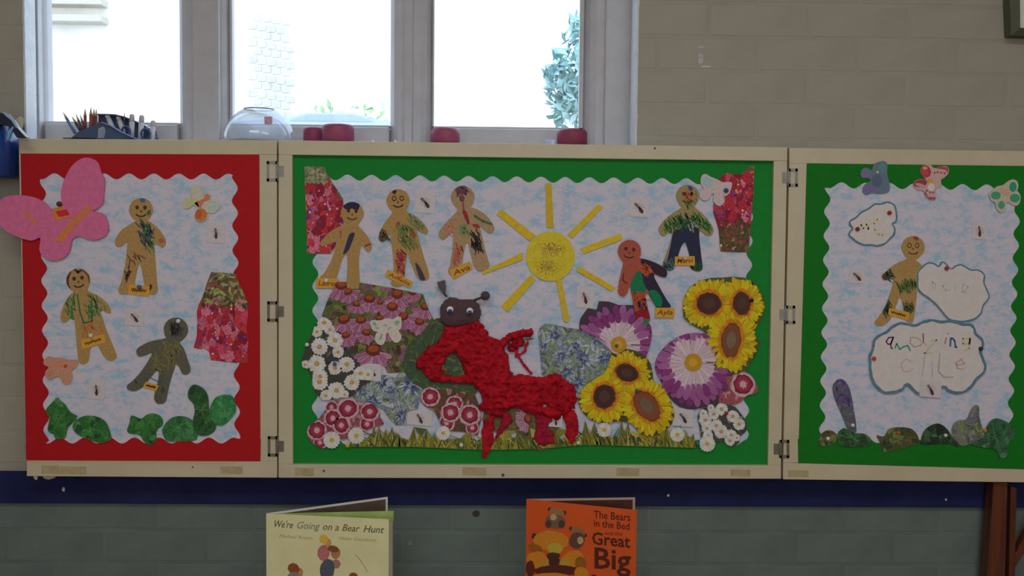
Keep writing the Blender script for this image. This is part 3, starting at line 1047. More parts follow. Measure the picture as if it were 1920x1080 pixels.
ginger('C', 1, zE((620, 282))[0], 21.8, P7b, 'gingerbread figure with green jumper and black legs, upper right of the middle board', col=C(124, 108, 72),
       draws=[('p', zE((560, 540), (620, 470), (690, 520), (715, 560), (720, 690), (735, 850), (660, 850), (640, 770), (596, 640), (545, 750), (500, 840), (450, 840), (480, 700), (500, 600), (515, 540)), 0, C(36, 38, 58)),
              ('h', zE((430, 500), (560, 440), (590, 470), (520, 540), (440, 550)), 80, C(44, 84, 44)), ('h', zE((640, 430), (720, 420), (810, 540), (760, 560), (690, 510)), 80, C(38, 86, 44)),
              ('h', zE((560, 340), (690, 300), (700, 260), (690, 240), (660, 360), (600, 370)), 50, C(72, 96, 52)), ('h', zE((540, 440), (690, 430), (660, 500), (560, 540)), 60, C(42, 74, 44)),
              ('h', zE((430, 790), (520, 790), (500, 860), (430, 850)), 40, C(60, 86, 84)), ('h', zE((640, 820), (730, 810), (735, 860), (660, 865)), 40, C(40, 72, 54)),
              ('p', zE((622, 205), (650, 205), (660, 235), (636, 240)), 0, C(46, 66, 100)), ('h', zE((600, 250), (660, 250), (650, 320), (600, 310)), 26, C(150, 84, 60)), ('h', zE((600, 470), (680, 450), (700, 540), (640, 560)), 14, C(120, 124, 112))],
       tagq=zE((520, 752), (675, 748), (678, 823), (520, 822)), tagtext='Marvi', ftilt=.02, inkc=C(72, 44, 30), pins=(zE((600, 765))[0] + (C(165, 150, 120),),))
P8b = [(1169, 492), (1164, 515), (1160, 535), (1159, 549), (1168, 556), (1176, 550), (1181, 536), (1184, 552), (1187, 566), (1191, 585), (1193, 600), (1197, 609), (1208, 611), (1217, 604), (1219, 595), (1214, 575), (1210, 552), (1213, 547), (1220, 558), (1227, 570), (1233, 579), (1245, 580), (1258, 575), (1250, 562), (1241, 546), (1231, 528), (1224, 514), (1229, 514), (1240, 519), (1249, 519), (1250, 507), (1236, 496), (1217, 488), (1199, 483)]
ginger('C', 4, (1180.5, 471.5), 22, P8b, 'terracotta gingerbread figure with black arm and green and navy patches, overlapping purple flower', col=C(134, 66, 54),
       draws=[('p', [(1203, 485), (1232, 492), (1252, 506), (1250, 520), (1234, 516), (1206, 500)], 0, C(44, 32, 38)), ('p', [(1190, 515), (1200, 508), (1210, 525), (1212, 545), (1200, 550), (1186, 552), (1182, 535)], 0, C(26, 92, 62)),
              ('p', [(1205, 510), (1222, 510), (1232, 526), (1240, 545), (1216, 545), (1207, 528)], 0, C(40, 34, 52)), ('p', [(1216, 546), (1236, 543), (1250, 562), (1258, 575), (1240, 580), (1228, 572)], 0, C(34, 36, 52)),
              ('p', [(1217, 547), (1230, 545), (1241, 560), (1240, 574), (1230, 573)], 0, C(16, 98, 62)), ('h', [(1188, 552), (1212, 550), (1215, 575), (1190, 575)], 60, C(150, 66, 34)),
              ('p', [(1196, 565), (1212, 562), (1215, 582), (1200, 582)], 0, C(72, 44, 58)), ('p', [(1191, 585), (1216, 580), (1220, 597), (1192, 598)], 0, C(120, 22, 32)),
              ('p', [(1194, 600), (1216, 598), (1212, 611), (1197, 611)], 0, C(40, 98, 62)), ('s', [(1169, 513), (1168, 525), (1176, 532)], 2, C(76, 30, 36)), ('h', [(1200, 500), (1220, 500), (1220, 512), (1204, 512)], 26, C(160, 70, 40))],
       tagq=[(1229, 577), (1265, 577), (1264, 596), (1228, 595)], tagtext='Ayla', ftilt=.12, pins=())
P9b = zN((850, 688), (830, 700), (770, 728), (712, 775), (687, 800), (698, 828), (735, 820), (764, 790), (756, 850), (737, 920), (705, 1000), (660, 1070)) + [(1640, 604), (1645, 611), (1657, 610), (1670, 598), (1680, 575), (1688, 557), (1694, 578), (1697, 598), (1704, 604), (1712, 603), (1716, 580), (1719, 553), (1722, 520), (1732, 536), (1744, 540), (1747, 525), (1738, 508), (1724, 493), (1716, 487)]
ginger('R', 0, zN((885, 622))[0], 22, P9b, 'tan gingerbread figure on the right board, its hand tucked behind a paper cloud', face=2,
       draws=[('h', zN((690, 770), (750, 760), (745, 825), (695, 830)), 50, C(58, 60, 42)), ('h', zN((780, 860), (890, 820), (910, 870), (800, 910)), 80, C(54, 82, 42)), ('h', zN((840, 790), (880, 750), (830, 840), (790, 960)), 40, C(82, 96, 48)),
              ('h', zN((695, 985), (740, 970), (730, 1040), (700, 1040)), 50, C(54, 62, 46)), ('h', zN((830, 980), (890, 980), (880, 1030), (830, 1030)), 40, C(60, 76, 46)), ('p', zN((885, 555), (905, 550), (920, 565), (905, 578)), 0, C(126, 46, 50))],
       tagq=[(1667, 577), (1706, 586), (1703, 601), (1665, 590)], scribble=12, pins=(), inkc=C(92, 62, 32))

# ---------------------------------------------------------------- the glitter sun
SUNC = C(178, 152, 42)
sun = empty('paper_sun', P(1033, 480, YC - .002), 'yellow foam sun with gold glitter and separate rays in the middle of the sky', 'sun decoration')
F, t = plane('C', 0)
F.slab(ell(1032, 480.5, 45.5, 46.5, n=48), t, t + .0025, SUNC)
F.build('disc', FOAM, sun)
RAYS = [zD((443, 85), (482, 88), (496, 385), (450, 383)), zD((798, 225), (831, 245), (622, 456), (588, 434)), zD((950, 424), (962, 464), (702, 561), (680, 523)), zD((668, 645), (916, 790), (893, 817), (650, 676)),
        zD((512, 715), (548, 730), (602, 1000), (590, 1020), (565, 1018)), zD((345, 700), (375, 735), (186, 952), (143, 915)), zD((285, 553), (292, 600), (20, 700), (12, 683)), zD((148, 262), (376, 438), (336, 476), (110, 292))]
gl = Flat((0, YC, 0), N)
gl.base = 0
def flake(u, v, tt, r):
    d = Vector((rnd.gauss(0, .55), -1, rnd.gauss(0, .55))).normalized()
    e = d.orthogonal().normalized()
    g = d.cross(e)
    c = gl.w(u, v, tt)
    i0 = len(gl.v)
    gl.v += [c + (e * cos(a) + g * sin(a)) * r for a in (0, 2.1, 4.2)]
    gl.f.append([i0, i0 + 1, i0 + 2])
    gl.c.append(jitcol((.95, .74, .34, 1) if rnd.random() < .5 else (.5, .36, .14, 1), .2))
for i in range(1500):
    a = rnd.random()
    if a < .5:
        u, v = rnd.gauss(1034, 13), rnd.gauss(466, 7)
    else:
        u, v = rnd.gauss(1026, 11), rnd.gauss(500, 8)
    if hypot(u - 1032, v - 480) < 43 and rnd.random() < .9:
        flake(u, v, .0013 + .0032, rnd.uniform(.0005, .0012))
for q in RAYS:
    F, t = plane('C', 0)
    F.slab(q, t, t + .0022, jitcol(C(174, 142, 36), .08))
    F.build('ray', FOAM, sun)
    ax, ay = sum(p[0] for p in q) / len(q), sum(p[1] for p in q) / len(q)
    L = [(q[0][i] + q[1][i]) / 2 - (q[-1][i] + q[-2][i]) / 2 for i in (0, 1)]
    for _ in range(45):
        s_ = rnd.gauss(0, .22)
        if abs(s_) < .45:
            flake(ax + L[0] * s_ + rnd.uniform(-4, 4), ay + L[1] * s_ + rnd.uniform(-3, 3), .0013 + .003, rnd.uniform(.0003, .0008))
tag(gl.build('glitter', GLITTER, sun), kind='stuff')

# ---------------------------------------------------------------- printed flower cut-outs
WH, CRM = C(166, 164, 160), C(158, 152, 140)
def pet(cx, cy, a, r0, r1, w_):
    c, s = cos(a), sin(a)
    o = []
    for t, k in ((0, .35), (.35, .8), (.75, 1), (.93, .7), (1, .15), (.93, -.7), (.75, -1), (.35, -.8), (0, -.35)):
        r = r0 + (r1 - r0) * t
        o.append((cx + c * r - s * w_ * k / 2, cy + s * r + c * w_ * k / 2))
    return o
def daisy(F, cx, cy, r, clip=None, n=15, cc=None):
    a0 = rnd.uniform(0, 1)
    for k in range(n):
        a = a0 + 2 * pi * k / n
        F.up()
        F.poly(pet(cx, cy, a, r * .15, r * rnd.uniform(.9, 1.04), r * .36), jitcol(WH, .12), clip=clip)
        if k % 2:
            F.lay -= 1.5
    F.up(3)
    F.poly(ell(cx, cy, r * .28, r * .26, n=12), cc or C(150, 112, 58), clip=clip)
    F.up()
    F.poly(ell(cx - r * .03, cy - r * .04, r * .15, n=8), C(164, 124, 70), clip=clip)
def dianthus(F, cx, cy, r, clip=None, sq=1.0):
    F.poly(ell(cx, cy, r, r * sq, n=34, jit=.08), C(136, 92, 106), clip=clip)
    F.up()
    F.poly(ell(cx, cy, r * .95, r * .95 * sq, n=30, jit=.08), C(158, 132, 138), clip=clip)
    F.up()
    F.poly(ell(cx, cy, r * .78, r * .78 * sq, n=26, jit=.09), C(104, 25, 42), clip=clip)
    F.up()
    F.poly(ell(cx, cy, r * .6, r * .6 * sq, n=20, jit=.1), C(122, 36, 56), clip=clip)
    F.up()
    st = []
    for k in range(20):
        q = r * (.4 if k % 2 else .22) * rnd.uniform(.85, 1.1)
        st.append((cx + q * cos(k * pi / 10), cy + q * sin(k * pi / 10) * sq))
    F.poly(st, C(172, 128, 138), clip=clip)
    F.up()
    F.poly(ell(cx, cy, r * .12, n=8), C(150, 140, 128), clip=clip)
def sunflower(F, cx, cy, rd, rx, ry, rot, clip, dark=C(56, 34, 30), mid=C(66, 44, 34), n=24):
    c, s = cos(rot), sin(rot)
    def sp(b, r0, r1, w_):
        cb, sb = cos(b), sin(b)
        return [(cx + cb * (r0 + (r1 - r0) * t) - sb * w_ * k, cy + sb * (r0 + (r1 - r0) * t) + cb * w_ * k)
                for t, k in ((0, .3), (.4, .5), (.75, .42), (.92, .2), (1, 0), (.92, -.2), (.75, -.42), (.4, -.5), (0, -.3))]
    for ring, (k1, wk, col) in enumerate(((1.12, .5, C(158, 132, 14)), (.98, .44, C(182, 152, 16)), (.84, .36, C(176, 140, 12)))):
        for k in range(n):
            a = 2 * pi * (k + .5 * ring) / n + rnd.uniform(-.08, .08)
            L = rd * 1.18 * k1 * rnd.uniform(.82, 1.12)
            ex, ey = (rx + L) * cos(a), (ry + L) * sin(a)
            b = atan2(ey, ex)
            R = hypot(ex, ey)
            F.up(.4)
            F.poly(sp(b + rot, R * .4, R, rd * wk), jitcol(col, .2), clip=clip)
            if k % 2:
                F.up(.2)
                F.stroke([(cx + cos(b + rot + .09) * R * .6, cy + sin(b + rot + .09) * R * .6), (cx + cos(b + rot + .1) * R * .92, cy + sin(b + rot + .1) * R * .92)], 1.0, C(120, 86, 14), clip=clip)
    for k in range(n * 2):
        a = pi * k / n
        ex, ey = (rx + rd * .32) * cos(a), (ry + rd * .32) * sin(a)
        b, R = atan2(ey, ex), hypot(ex, ey) * rnd.uniform(.9, 1.08)
        F.up(.2)
        F.poly(sp(b + rot, R * .5, R, rd * .2), jitcol(C(160, 98, 14), .15), clip=clip)
    F.up(2)
    F.poly(ell(cx, cy, rx * 1.03, ry * 1.03, rot, 30, .07), C(92, 48, 22), clip=clip)
    F.up()
    F.poly(ell(cx, cy, rx * .94, ry * .94, rot, 26, .04), dark, clip=clip)
    F.up()
    F.poly(ell(cx, cy, rx * .5, ry * .5, rot, 20, .06), mid, clip=clip)
def mum(F, cx, cy, r, clip, n=26, a_from=0, a_to=2 * pi):
    for ring in (1.0, .82):
        m = n
        for k in range(m):
            a = 2 * pi * (k + (.5 if ring < 1 else 0)) / m + rnd.uniform(-.04, .04)
            R = r * ring * rnd.uniform(.9, 1.06)
            F.up(.5)
            F.poly(pet(cx, cy, a, r * .14, R * .93, r * .17), jitcol(C(150, 118, 142), .1), clip=clip)
            F.up(.3)
            F.poly(pet(cx, cy, a, r * .12, R * .72, r * .12), jitcol(C(164, 148, 154), .1), clip=clip)
            F.up(.3)
            tr_ = R * .86
            F.poly(ell(cx + cos(a) * tr_, cy + sin(a) * tr_, r * rnd.uniform(.13, .2), r * .085, a, 12), jitcol(C(124, 70, 116) if rnd.random() < .6 else C(106, 42, 94), .15), clip=clip)
            if rnd.random() < .55:
                F.up(.2)
                F.stroke([(cx + cos(a + .11) * r * .3, cy + sin(a + .11) * r * .3), (cx + cos(a + .11) * r * .78, cy + sin(a + .11) * r * .78)], 1.7, C(50, 34, 46), clip=clip)
    F.up(2)
    F.poly(ell(cx, cy, r * .2, n=18, jit=.05), C(150, 112, 26), clip=clip)
    F.up()
    F.poly(ell(cx, cy, r * .1, n=10), C(166, 128, 36), clip=clip)
def thistle(F, cx, cy, r, clip, core=C(66, 76, 108), spk=C(140, 148, 152)):
    for c_, k0, k1, m, w_ in ((spk, .8, 1.4, 26, .1), (core, .5, .85, 26, .2), (C(50, 56, 84), .25, .5, 16, .3), (C(110, 122, 142), .3, .9, 12, .05)):
        for k in range(m):
            a = rnd.uniform(0, 2 * pi)
            R = r * rnd.uniform(k0, k1)
            F.up(.15)
            F.poly([(cx + cos(a + pi / 2) * r * w_, cy + sin(a + pi / 2) * r * w_), (cx + cos(a) * R, cy + sin(a) * R), (cx - cos(a + pi / 2) * r * w_, cy - sin(a + pi / 2) * r * w_)], jitcol(c_, .2), clip=clip)
def cone(F, cx, cy, r, clip, tilt=0, down=1.2, pc=C(134, 84, 112)):
    n = 11
    for k in range(n):
        a = pi / 2 + tilt + (k - (n - 1) / 2) * .25 * (2 if down < 1 else 1)
        F.up(.3)
        q = r * 1.65 * rnd.uniform(.85, 1.1)
        F.poly(pet(cx, cy + r * .1, a, r * .2, q, r * .4), jitcol(pc if k % 3 else C(150, 112, 128), .16), clip=clip)
        F.up(.1)
        F.stroke([(cx + cos(a) * r * .5, cy + r * .1 + sin(a) * r * .5), (cx + cos(a) * q * .9, cy + r * .1 + sin(a) * q * .9)], 1.2, C(102, 52, 82), clip=clip)
    F.up()
    F.poly(ell(cx, cy, r * .62, r * .5, tilt, 16, .08), C(84, 34, 26), clip=clip)
    F.up()
    F.poly(ell(cx, cy - r * .14, r * .45, r * .28, tilt, 12, .1), C(128, 60, 30), clip=clip)
def specks(F, clip, n, rng, cols, el=(1, 1), rot=None, box_=None, ev=40):
    xs, ys = [p[0] for p in clip], [p[1] for p in clip]
    bx = box_ or (min(xs), min(ys), max(xs), max(ys))
    l0 = F.lay
    for i in range(n):
        x, y = rnd.uniform(bx[0], bx[2]), rnd.uniform(bx[1], bx[3])
        if not inside(x, y, clip):
            continue
        r = rnd.uniform(*rng)
        F.lay += 6.0 / n
        F.poly(ell(x, y, r * el[0], r * el[1], rnd.uniform(0, pi) if rot is None else rnd.gauss(rot, .3), 8, .2), jitcol(rnd.choice(cols), .2), clip=clip)
    F.lay = l0 + 7
def cutout(name, where, lv, outline, col, label, cat='flower cut-out', group=None, th=.0005, mat=None, sm=2, partname='paper', root=True):
    F, t = plane(where, lv)
    o = smooth(outline, sm) if sm > 1 else outline
    F.slab(o, t, t + th, col)
    F.outline = o
    F.label, F.cat, F.group, F.nm, F.where, F.t = label, cat, group, name, where, t + th
    F.root = empty(name, F.centre(), label, cat, group)
    return F
def sub(F, fn, name, mat, *a, **k):
    """one printed flower as a part of its own lying on the cut-out"""
    G = Flat(F.pt, N)
    G.base = F.base + (F.lay + 1) * F.EPS + getattr(F, 'subn', 0) * .00001
    F.subn = getattr(F, 'subn', 0) + 12
    fn(G, *a, clip=F.outline, **k) if 'clip' not in k else fn(G, *a, **k)
    if G.v:
        return G.build(name, mat, F.root, )

DKG = C(44, 48, 38)
# foxgloves
FOXP = [C(136, 30, 44), C(150, 52, 74), C(160, 84, 104), C(112, 20, 34), C(146, 40, 48)]
FOXG = [C(96, 98, 66), C(120, 118, 88), C(68, 74, 44), C(84, 64, 54)]
def foxglove(where, lv, outl, label, ytop, extra=None, dark=0, pins=()):
    F = cutout('foxglove_picture', where, lv, outl, C(110, 62, 54), label, group='cut-out photographs of flowers', sm=1)
    ys = [p[1] for p in outl]
    specks(F, outl, 160, (4, 11), FOXG, (1, .5))
    x0, x1 = min(p[0] for p in outl), max(p[0] for p in outl)
    specks(F, outl, 200, (6, 14), FOXP, (.7, 1.1), 0, (x0, ytop[0], x1, ytop[1]))
    specks(F, outl, 26, (2, 4), [C(72, 32, 92), C(88, 44, 110)], (1, .8), None, (x0, ytop[0], x1, ytop[1]))
    specks(F, outl, 22, (1.2, 2.4), [C(170, 110, 130), C(160, 150, 120)], (1, 1), None, (x0, ytop[0], x1, ytop[1]))
    if extra:
        specks(F, outl, 120, (3, 8), extra[4], (1, .45), None, extra[:4])
    F.build('paper', PHOTO, F.root)
    for u, v, c in pins:
        pin(F.root, where, u, v, F.t + .0006, c, 3)
    return F
foxglove('C', 0, zC((128, 133), (285, 137), (310, 200), (430, 390), (435, 560), (400, 700), (335, 815), (150, 812)), 'tall pink foxglove photograph at the top left corner of the middle board', (342, 470),
         (570, 312, 612, 342, [C(120, 122, 96), C(96, 96, 70)]))
foxglove('C', 0, zE((880, 130), (915, 102), (960, 108), (1010, 150), (1030, 170), (1062, 95), (1085, 50), (1140, 45), (1128, 300), (1105, 560), (1100, 720), (875, 712), (862, 540), (820, 410), (818, 360), (850, 200)), 'red foxglove photograph at the top right corner of the middle board', (330, 425),
         (1335, 415, 1410, 475, [C(66, 60, 36), C(78, 64, 40), C(90, 50, 40)]), pins=(zE((878, 668))[0] + (C(200, 170, 90),),))
foxglove('L', 0, [(396, 510), (418, 511), (443, 514), (446, 526), (455, 545), (464, 566), (465, 590), (462, 612), (466, 640), (463, 662), (466, 680), (440, 680), (395, 675), (391, 655), (388, 642), (378, 655), (363, 652), (369, 630), (370, 600), (369, 585), (372, 572), (380, 556), (388, 530)],
         'crimson foxglove photograph with pale green top on the red-bordered board', (568, 672), (380, 512, 466, 575, [C(110, 116, 62), C(120, 124, 80), C(76, 78, 40), C(62, 56, 36)]))

# coneflowers
co = zF((440, 48), (690, 60), (1060, 120), (1400, 190), (1430, 280), (1480, 400), (1525, 480), (1400, 720), (1300, 900), (1280, 1070), (1000, 1075), (960, 990), (800, 960), (620, 1010), (480, 800), (330, 620), (258, 440), (320, 270), (390, 110))
F = cutout('coneflower_picture', 'C', 1, co, C(70, 78, 40), 'large photograph of pink coneflowers at the left of the middle board', group='cut-out photographs of flowers', sm=1)
specks(F, co, 420, (4, 13), [C(78, 92, 34), C(92, 104, 46), C(58, 64, 36), C(112, 74, 92), C(96, 60, 72), C(60, 44, 40)], (1, .45))
F.build('paper', PHOTO, F.root)
for (x, y, r, tl) in ((480, 90, 95, .1), (800, 240, 90, 0), (1110, 190, 95, 0), (1280, 170, 60, 0), (650, 300, 60, 0), (915, 280, 55, 0), (1050, 330, 90, 0), (1425, 330, 80, .1), (510, 470, 100, -.25),
                      (700, 480, 80, 0), (910, 460, 60, 0), (1180, 440, 85, -.5), (1360, 500, 75, 0), (530, 650, 70, -.2), (840, 820, 120, 0), (1000, 560, 80, .3), (560, 160, 70, -.4), (760, 620, 70, .3)):
    q = zF((x, y))[0]
    sub(F, cone, 'printed_flower', PHOTO2, q[0], q[1], r / 6 * 1.15, tilt=tl)

# blue sea holly, left and right
HOLLY = [C(118, 126, 130), C(92, 102, 94), C(84, 94, 118), C(136, 142, 144), C(98, 112, 72), C(70, 80, 74)]
def holly(lv, outl, spots, label, dk=0):
    F = cutout('sea_holly_picture', 'C', lv, outl, C(104, 116, 112), label, group='cut-out photographs of flowers', sm=1)
    specks(F, outl, 420, (3, 10), HOLLY, (1.1, .35))
    F.build('paper', PHOTO, F.root)
    for (x, y, r) in spots:
        sub(F, thistle, 'printed_flower', PHOTO2, x, y, r)
    return F
holly(2, zG((600, 385), (780, 200), (860, 140), (1000, 138), (1085, 170), (1140, 110), (1240, 92), (1330, 120), (1440, 260), (1425, 320), (1360, 440), (1340, 520), (1200, 560), (1210, 700), (1100, 705), (1030, 640), (950, 530), (830, 470), (700, 440)),
      [zG(p)[0] + (r,) for p, r in (((940, 220), 20), ((1260, 250), 27), ((830, 420), 18), ((1160, 600), 19), ((1040, 310), 13), ((720, 330), 15))], 'blue sea holly photograph between the white daisies and the dark pink flowers')
holly(1, zJ((60, 560), (80, 510), (130, 455), (250, 458), (420, 500), (580, 522), (780, 610), (960, 690), (1000, 830)) + [(1142, 690), (1128, 705), (1112, 720), (1090, 742), (1080, 735), (1066, 716), (1045, 700), (1016, 705), (1012, 660)],
      [zJ(p)[0] + (r,) for p, r in (((270, 600), 17), ((640, 890), 20), ((350, 860), 15), ((540, 730), 14), ((900, 880), 18), ((800, 690), 13), ((420, 1060), 17), ((130, 720), 13), ((560, 1200), 20))], 'grey-blue sea holly photograph to the right of the red tissue caterpillar')

# scrap with two more blooms behind the caterpillar's legs
sc_ = [(908, 772), (940, 765), (1000, 762), (1046, 790), (1043, 832), (1014, 845), (984, 838), (975, 815), (952, 806), (935, 812), (908, 800)]
F = cutout('flower_scrap', 'C', 2, sc_, C(76, 70, 44), 'scrap of pink and orange flower photograph showing between the caterpillar legs', group='cut-out photographs of flowers')
specks(F, F.outline, 90, (3, 8), [C(72, 76, 40), C(60, 56, 34), C(96, 82, 60)], (1, .45))
F.build('paper', PHOTO, F.root)
sub(F, cone, 'printed_flower', PHOTO2, 990, 786, 15, tilt=1.4, pc=C(150, 118, 134))
sub(F, cone, 'printed_flower', PHOTO2, 1020, 818, 15, tilt=.2, pc=C(132, 70, 62))
# white daisies at the left
dl = [(603, 594), (612, 596), (620, 602), (628, 610), (640, 625), (655, 640), (664, 655), (668, 672), (690, 688), (706, 700), (700, 712), (682, 722), (676, 735), (655, 745), (640, 746), (620, 750), (604, 750), (590, 735), (588, 720), (581, 700), (577, 692), (567, 688), (565, 675), (572, 655), (578, 640), (586, 625), (590, 610)]
F = cutout('daisy_cluster', 'C', 3, dl, C(50, 50, 46), 'cluster of white daisies on black at the left edge of the middle board', group='cut-out photographs of flowers', sm=1)
specks(F, dl, 110, (3, 9), [C(40, 40, 38), C(70, 76, 60), C(56, 54, 50)], (1, .4))
F.build('paper', PHOTO, F.root)
for (x, y, r) in [(608, 605, 15), (599, 650, 17), (628, 638, 16), (594, 682, 18), (650, 683, 16), (628, 690, 14), (594, 622, 11), (618, 618, 11), (634, 660, 12), (600, 706, 15), (599, 716, 17), (660, 717, 16), (631, 732, 17), (611, 742, 12), (676, 700, 14), (572, 684, 9), (690, 702, 12), (646, 740, 9)]:
    sub(F, daisy, 'printed_daisy', PHOTO2, x, y, r)
pin(F.root, 'C', 576, 646, F.t + .001, WHITEP, 4)
pin(F.root, 'C', 628, 682, F.t + .001, BLUP, 4)

# dark pinks, bottom left and middle
d1 = zG((330, 455), (430, 420), (540, 395), (640, 420), (700, 450), (780, 445), (860, 490), (910, 540), (915, 610), (960, 690), (860, 720), (760, 760), (560, 850), (500, 860), (400, 900), (280, 965), (170, 915), (95, 820), (110, 720), (200, 655), (240, 610), (300, 530))
F = cutout('dianthus_cluster', 'C', 4, d1, C(120, 62, 76), 'crimson dianthus flowers with white eyes at the bottom left of the middle board', group='cut-out photographs of flowers')
specks(F, F.outline, 120, (3, 8), [C(104, 44, 60), C(84, 60, 48), C(150, 104, 118)], (1, .6))
F.build('paper', PHOTO, F.root)
for (x, y, r) in ((370, 500, 75), (240, 900, 80), (770, 690, 90), (385, 625, 105), (480, 705, 105), (555, 515, 125), (800, 550, 112), (205, 760, 118)):
    q = zG((x, y))[0]
    sub(F, dianthus, 'printed_flower', PHOTO2, q[0], q[1], r / 6)
pin(F.root, 'C', 652, 835, F.t + .001, YELP, 4)
d2 = zI((110, 240), (200, 222), (280, 235), (350, 225), (560, 245), (600, 330), (640, 440), (665, 560), (640, 640), (620, 740), (480, 700), (330, 690), (250, 620), (190, 500), (100, 445), (42, 380), (60, 300))
F = cutout('dianthus_cluster', 'C', 3, d2, C(78, 54, 40), 'crimson dianthus flowers on brown, below the left arm of the red caterpillar', group='cut-out photographs of flowers')
specks(F, F.outline, 140, (3, 8), [C(90, 60, 36), C(60, 52, 40), C(130, 100, 96), C(74, 60, 30)], (1, .5))
F.build('paper', PHOTO, F.root)
for (x, y, r) in ((390, 420, 90), (310, 610, 85), (570, 660, 70), (350, 505, 102), (545, 530, 110), (145, 345, 100)):
    q = zI((x, y))[0]
    sub(F, dianthus, 'printed_flower', PHOTO2, q[0], q[1], r / 5.4)
pin(F.root, 'C', 836, 693, F.t + .012, C(140, 62, 24), 3)

# grass strip
def grass(lv, segs, label):
    F, t = plane('C', lv)
    base_o = [(658, 838), (780, 838), (905, 844), (1010, 842), (1100, 834), (1305, 840)]
    pts = []
    def yb(u):
        for (a, b), (c, d) in zip(base_o, base_o[1:]):
            if a <= u <= c:
                return b + (d - b) * (u - a) / (c - a)
        return 840
    u = 656.0
    top = []
    while u < 1300:
        wd = rnd.uniform(9, 17)
        h = rnd.uniform(16, 50) if u < 1240 else rnd.uniform(24, 46)
        top += [(u, yb(u) - rnd.uniform(8, 16)), (u + wd * rnd.uniform(.3, .7), yb(u) - h)]
        u += wd
    outl = top + [(1305, 838)] + base_o[::-1]
    F.slab(outl, t, t + .0004, C(88, 84, 30))
    root = empty('grass_cutting', F.centre(), label, 'grass cut-out')
    for _ in range(760):
        a = rnd.uniform(662, 1298)
        h = rnd.uniform(10, 44)
        ln = rnd.gauss(-.15, .35)
        F.lay = 1 + (_ % 160) * .05
        F.stroke([(a, yb(a) - 1), (a + ln * h * .5, yb(a) - h * .5), (a + ln * h * 1.1, yb(a) - h)], rnd.uniform(2.4, 5), jitcol(rnd.choice([C(108, 102, 34), C(86, 92, 38), C(124, 112, 30), C(62, 70, 34), C(48, 52, 30), C(130, 126, 66)]), .2), clip=outl, taper=True)
    F.build('paper', PHOTO2, root)
    return root
gs = grass(5, 0, 'long strip of printed yellow-green grass along the bottom of the middle board')
pin(gs, 'C', 865, 834, .0062, WHITEP, 4.2)
pin(gs, 'C', 1084, 830, .0062, WHITEP, 3.6)
pin(gs, 'C', 1307, 831, .0062, BLUP, 4)

# chrysanthemums
m1 = zJ((582, 520), (584, 430), (600, 380), (640, 320), (690, 255), (800, 275), (812, 240), (832, 165), (960, 172), (1080, 215), (1290, 215), (1330, 300), (1430, 400), (1488, 480), (1502, 600), (1480, 720), (1430, 870), (1200, 870), (1000, 820), (975, 700), (760, 600))
F = cutout('chrysanthemum_picture', 'C', 3, m1, C(56, 40, 52), 'half fan of a purple and white chrysanthemum behind the terracotta figure', group='cut-out photographs of flowers', sm=1)
F.build('paper', PHOTO2, F.root)
q = zJ((1080, 715))[0]
sub(F, mum, 'printed_flower', PHOTO2, q[0], q[1], 76)
pin(F.root, 'C', 1156, 648, F.t + .0016, C(30, 84, 84), 3.6)
m2 = [(1228, 690), (1233, 668), (1247, 650), (1264, 636), (1287, 626), (1320, 625), (1340, 640), (1352, 670), (1368, 695), (1385, 705), (1380, 735), (1352, 752), (1330, 760), (1300, 768), (1275, 763), (1255, 745), (1240, 718)]
F = cutout('chrysanthemum_picture', 'C', 3, m2, C(60, 42, 54), 'whole round purple and white chrysanthemum between the two sunflower groups', group='cut-out photographs of flowers')
F.build('paper', PHOTO2, F.root)
sub(F, mum, 'printed_flower', PHOTO2, 1299.5, 679.5, 82, n=30)

# sunflowers
s1 = [(1148, 661), (1165, 654), (1190, 657), (1208, 666), (1219, 680), (1224, 700), (1226, 716), (1240, 722), (1252, 740), (1262, 765), (1264, 782), (1256, 800), (1246, 806), (1235, 815), (1215, 818), (1197, 810), (1186, 795), (1160, 790), (1140, 793), (1118, 791), (1102, 783), (1088, 765), (1085, 745), (1093, 728), (1110, 714), (1132, 700), (1142, 682)]
F = cutout('sunflower_picture', 'C', 6, s1, C(60, 56, 26), 'three sunflowers cut-out beside the tail of the red caterpillar', group='cut-out sunflowers')
specks(F, F.outline, 60, (3, 7), [C(50, 54, 24), C(110, 80, 20)], (1, .5))
F.build('paper', PHOTO, F.root)
q = zL((695, 235))[0]; sub(F, sunflower, 'printed_sunflower', PHOTO2, q[0], q[1], 20, 22, 16, .35, dark=C(54, 32, 30))
q = zL((440, 500))[0]; sub(F, sunflower, 'printed_sunflower', PHOTO2, q[0], q[1], 23, 20.5, 23, .2, dark=C(54, 32, 30))
q = zL((915, 605))[0]; sub(F, sunflower, 'printed_sunflower', PHOTO2, q[0], q[1], 24, 31, 20, .9, dark=C(104, 58, 36), mid=C(88, 76, 58))
q = zL((685, 440))[0]; sub(F, lambda G, x, y, clip: specks(G, [(x - 9, y - 16), (x + 9, y - 16), (x + 9, y + 14), (x - 9, y + 14)], 40, (2, 4), [C(130, 124, 60), C(160, 120, 30), C(90, 84, 40)], (1, .4)), 'printed_bud', PHOTO2, q[0], q[1])
pin(F.root, 'C', 1194, 732, F.t + .0022, C(34, 82, 92), 4)
s2 = zK((350, 480), (345, 400), (350, 300), (375, 230), (430, 150), (520, 92), (640, 62), (760, 60), (880, 50), (1000, 62), (1110, 110), (1150, 190), (1200, 240), (1222, 330), (1205, 440), (1170, 530), (1120, 590), (1110, 690), (1165, 740), (1120, 880), (1060, 970), (1010, 1050)) + zM((1000, 80), (930, 128), (870, 120), (820, 60), (700, 55), (665, 20)) + zK((640, 920), (590, 850), (575, 770), (610, 710), (590, 650), (540, 610), (480, 585), (400, 530))
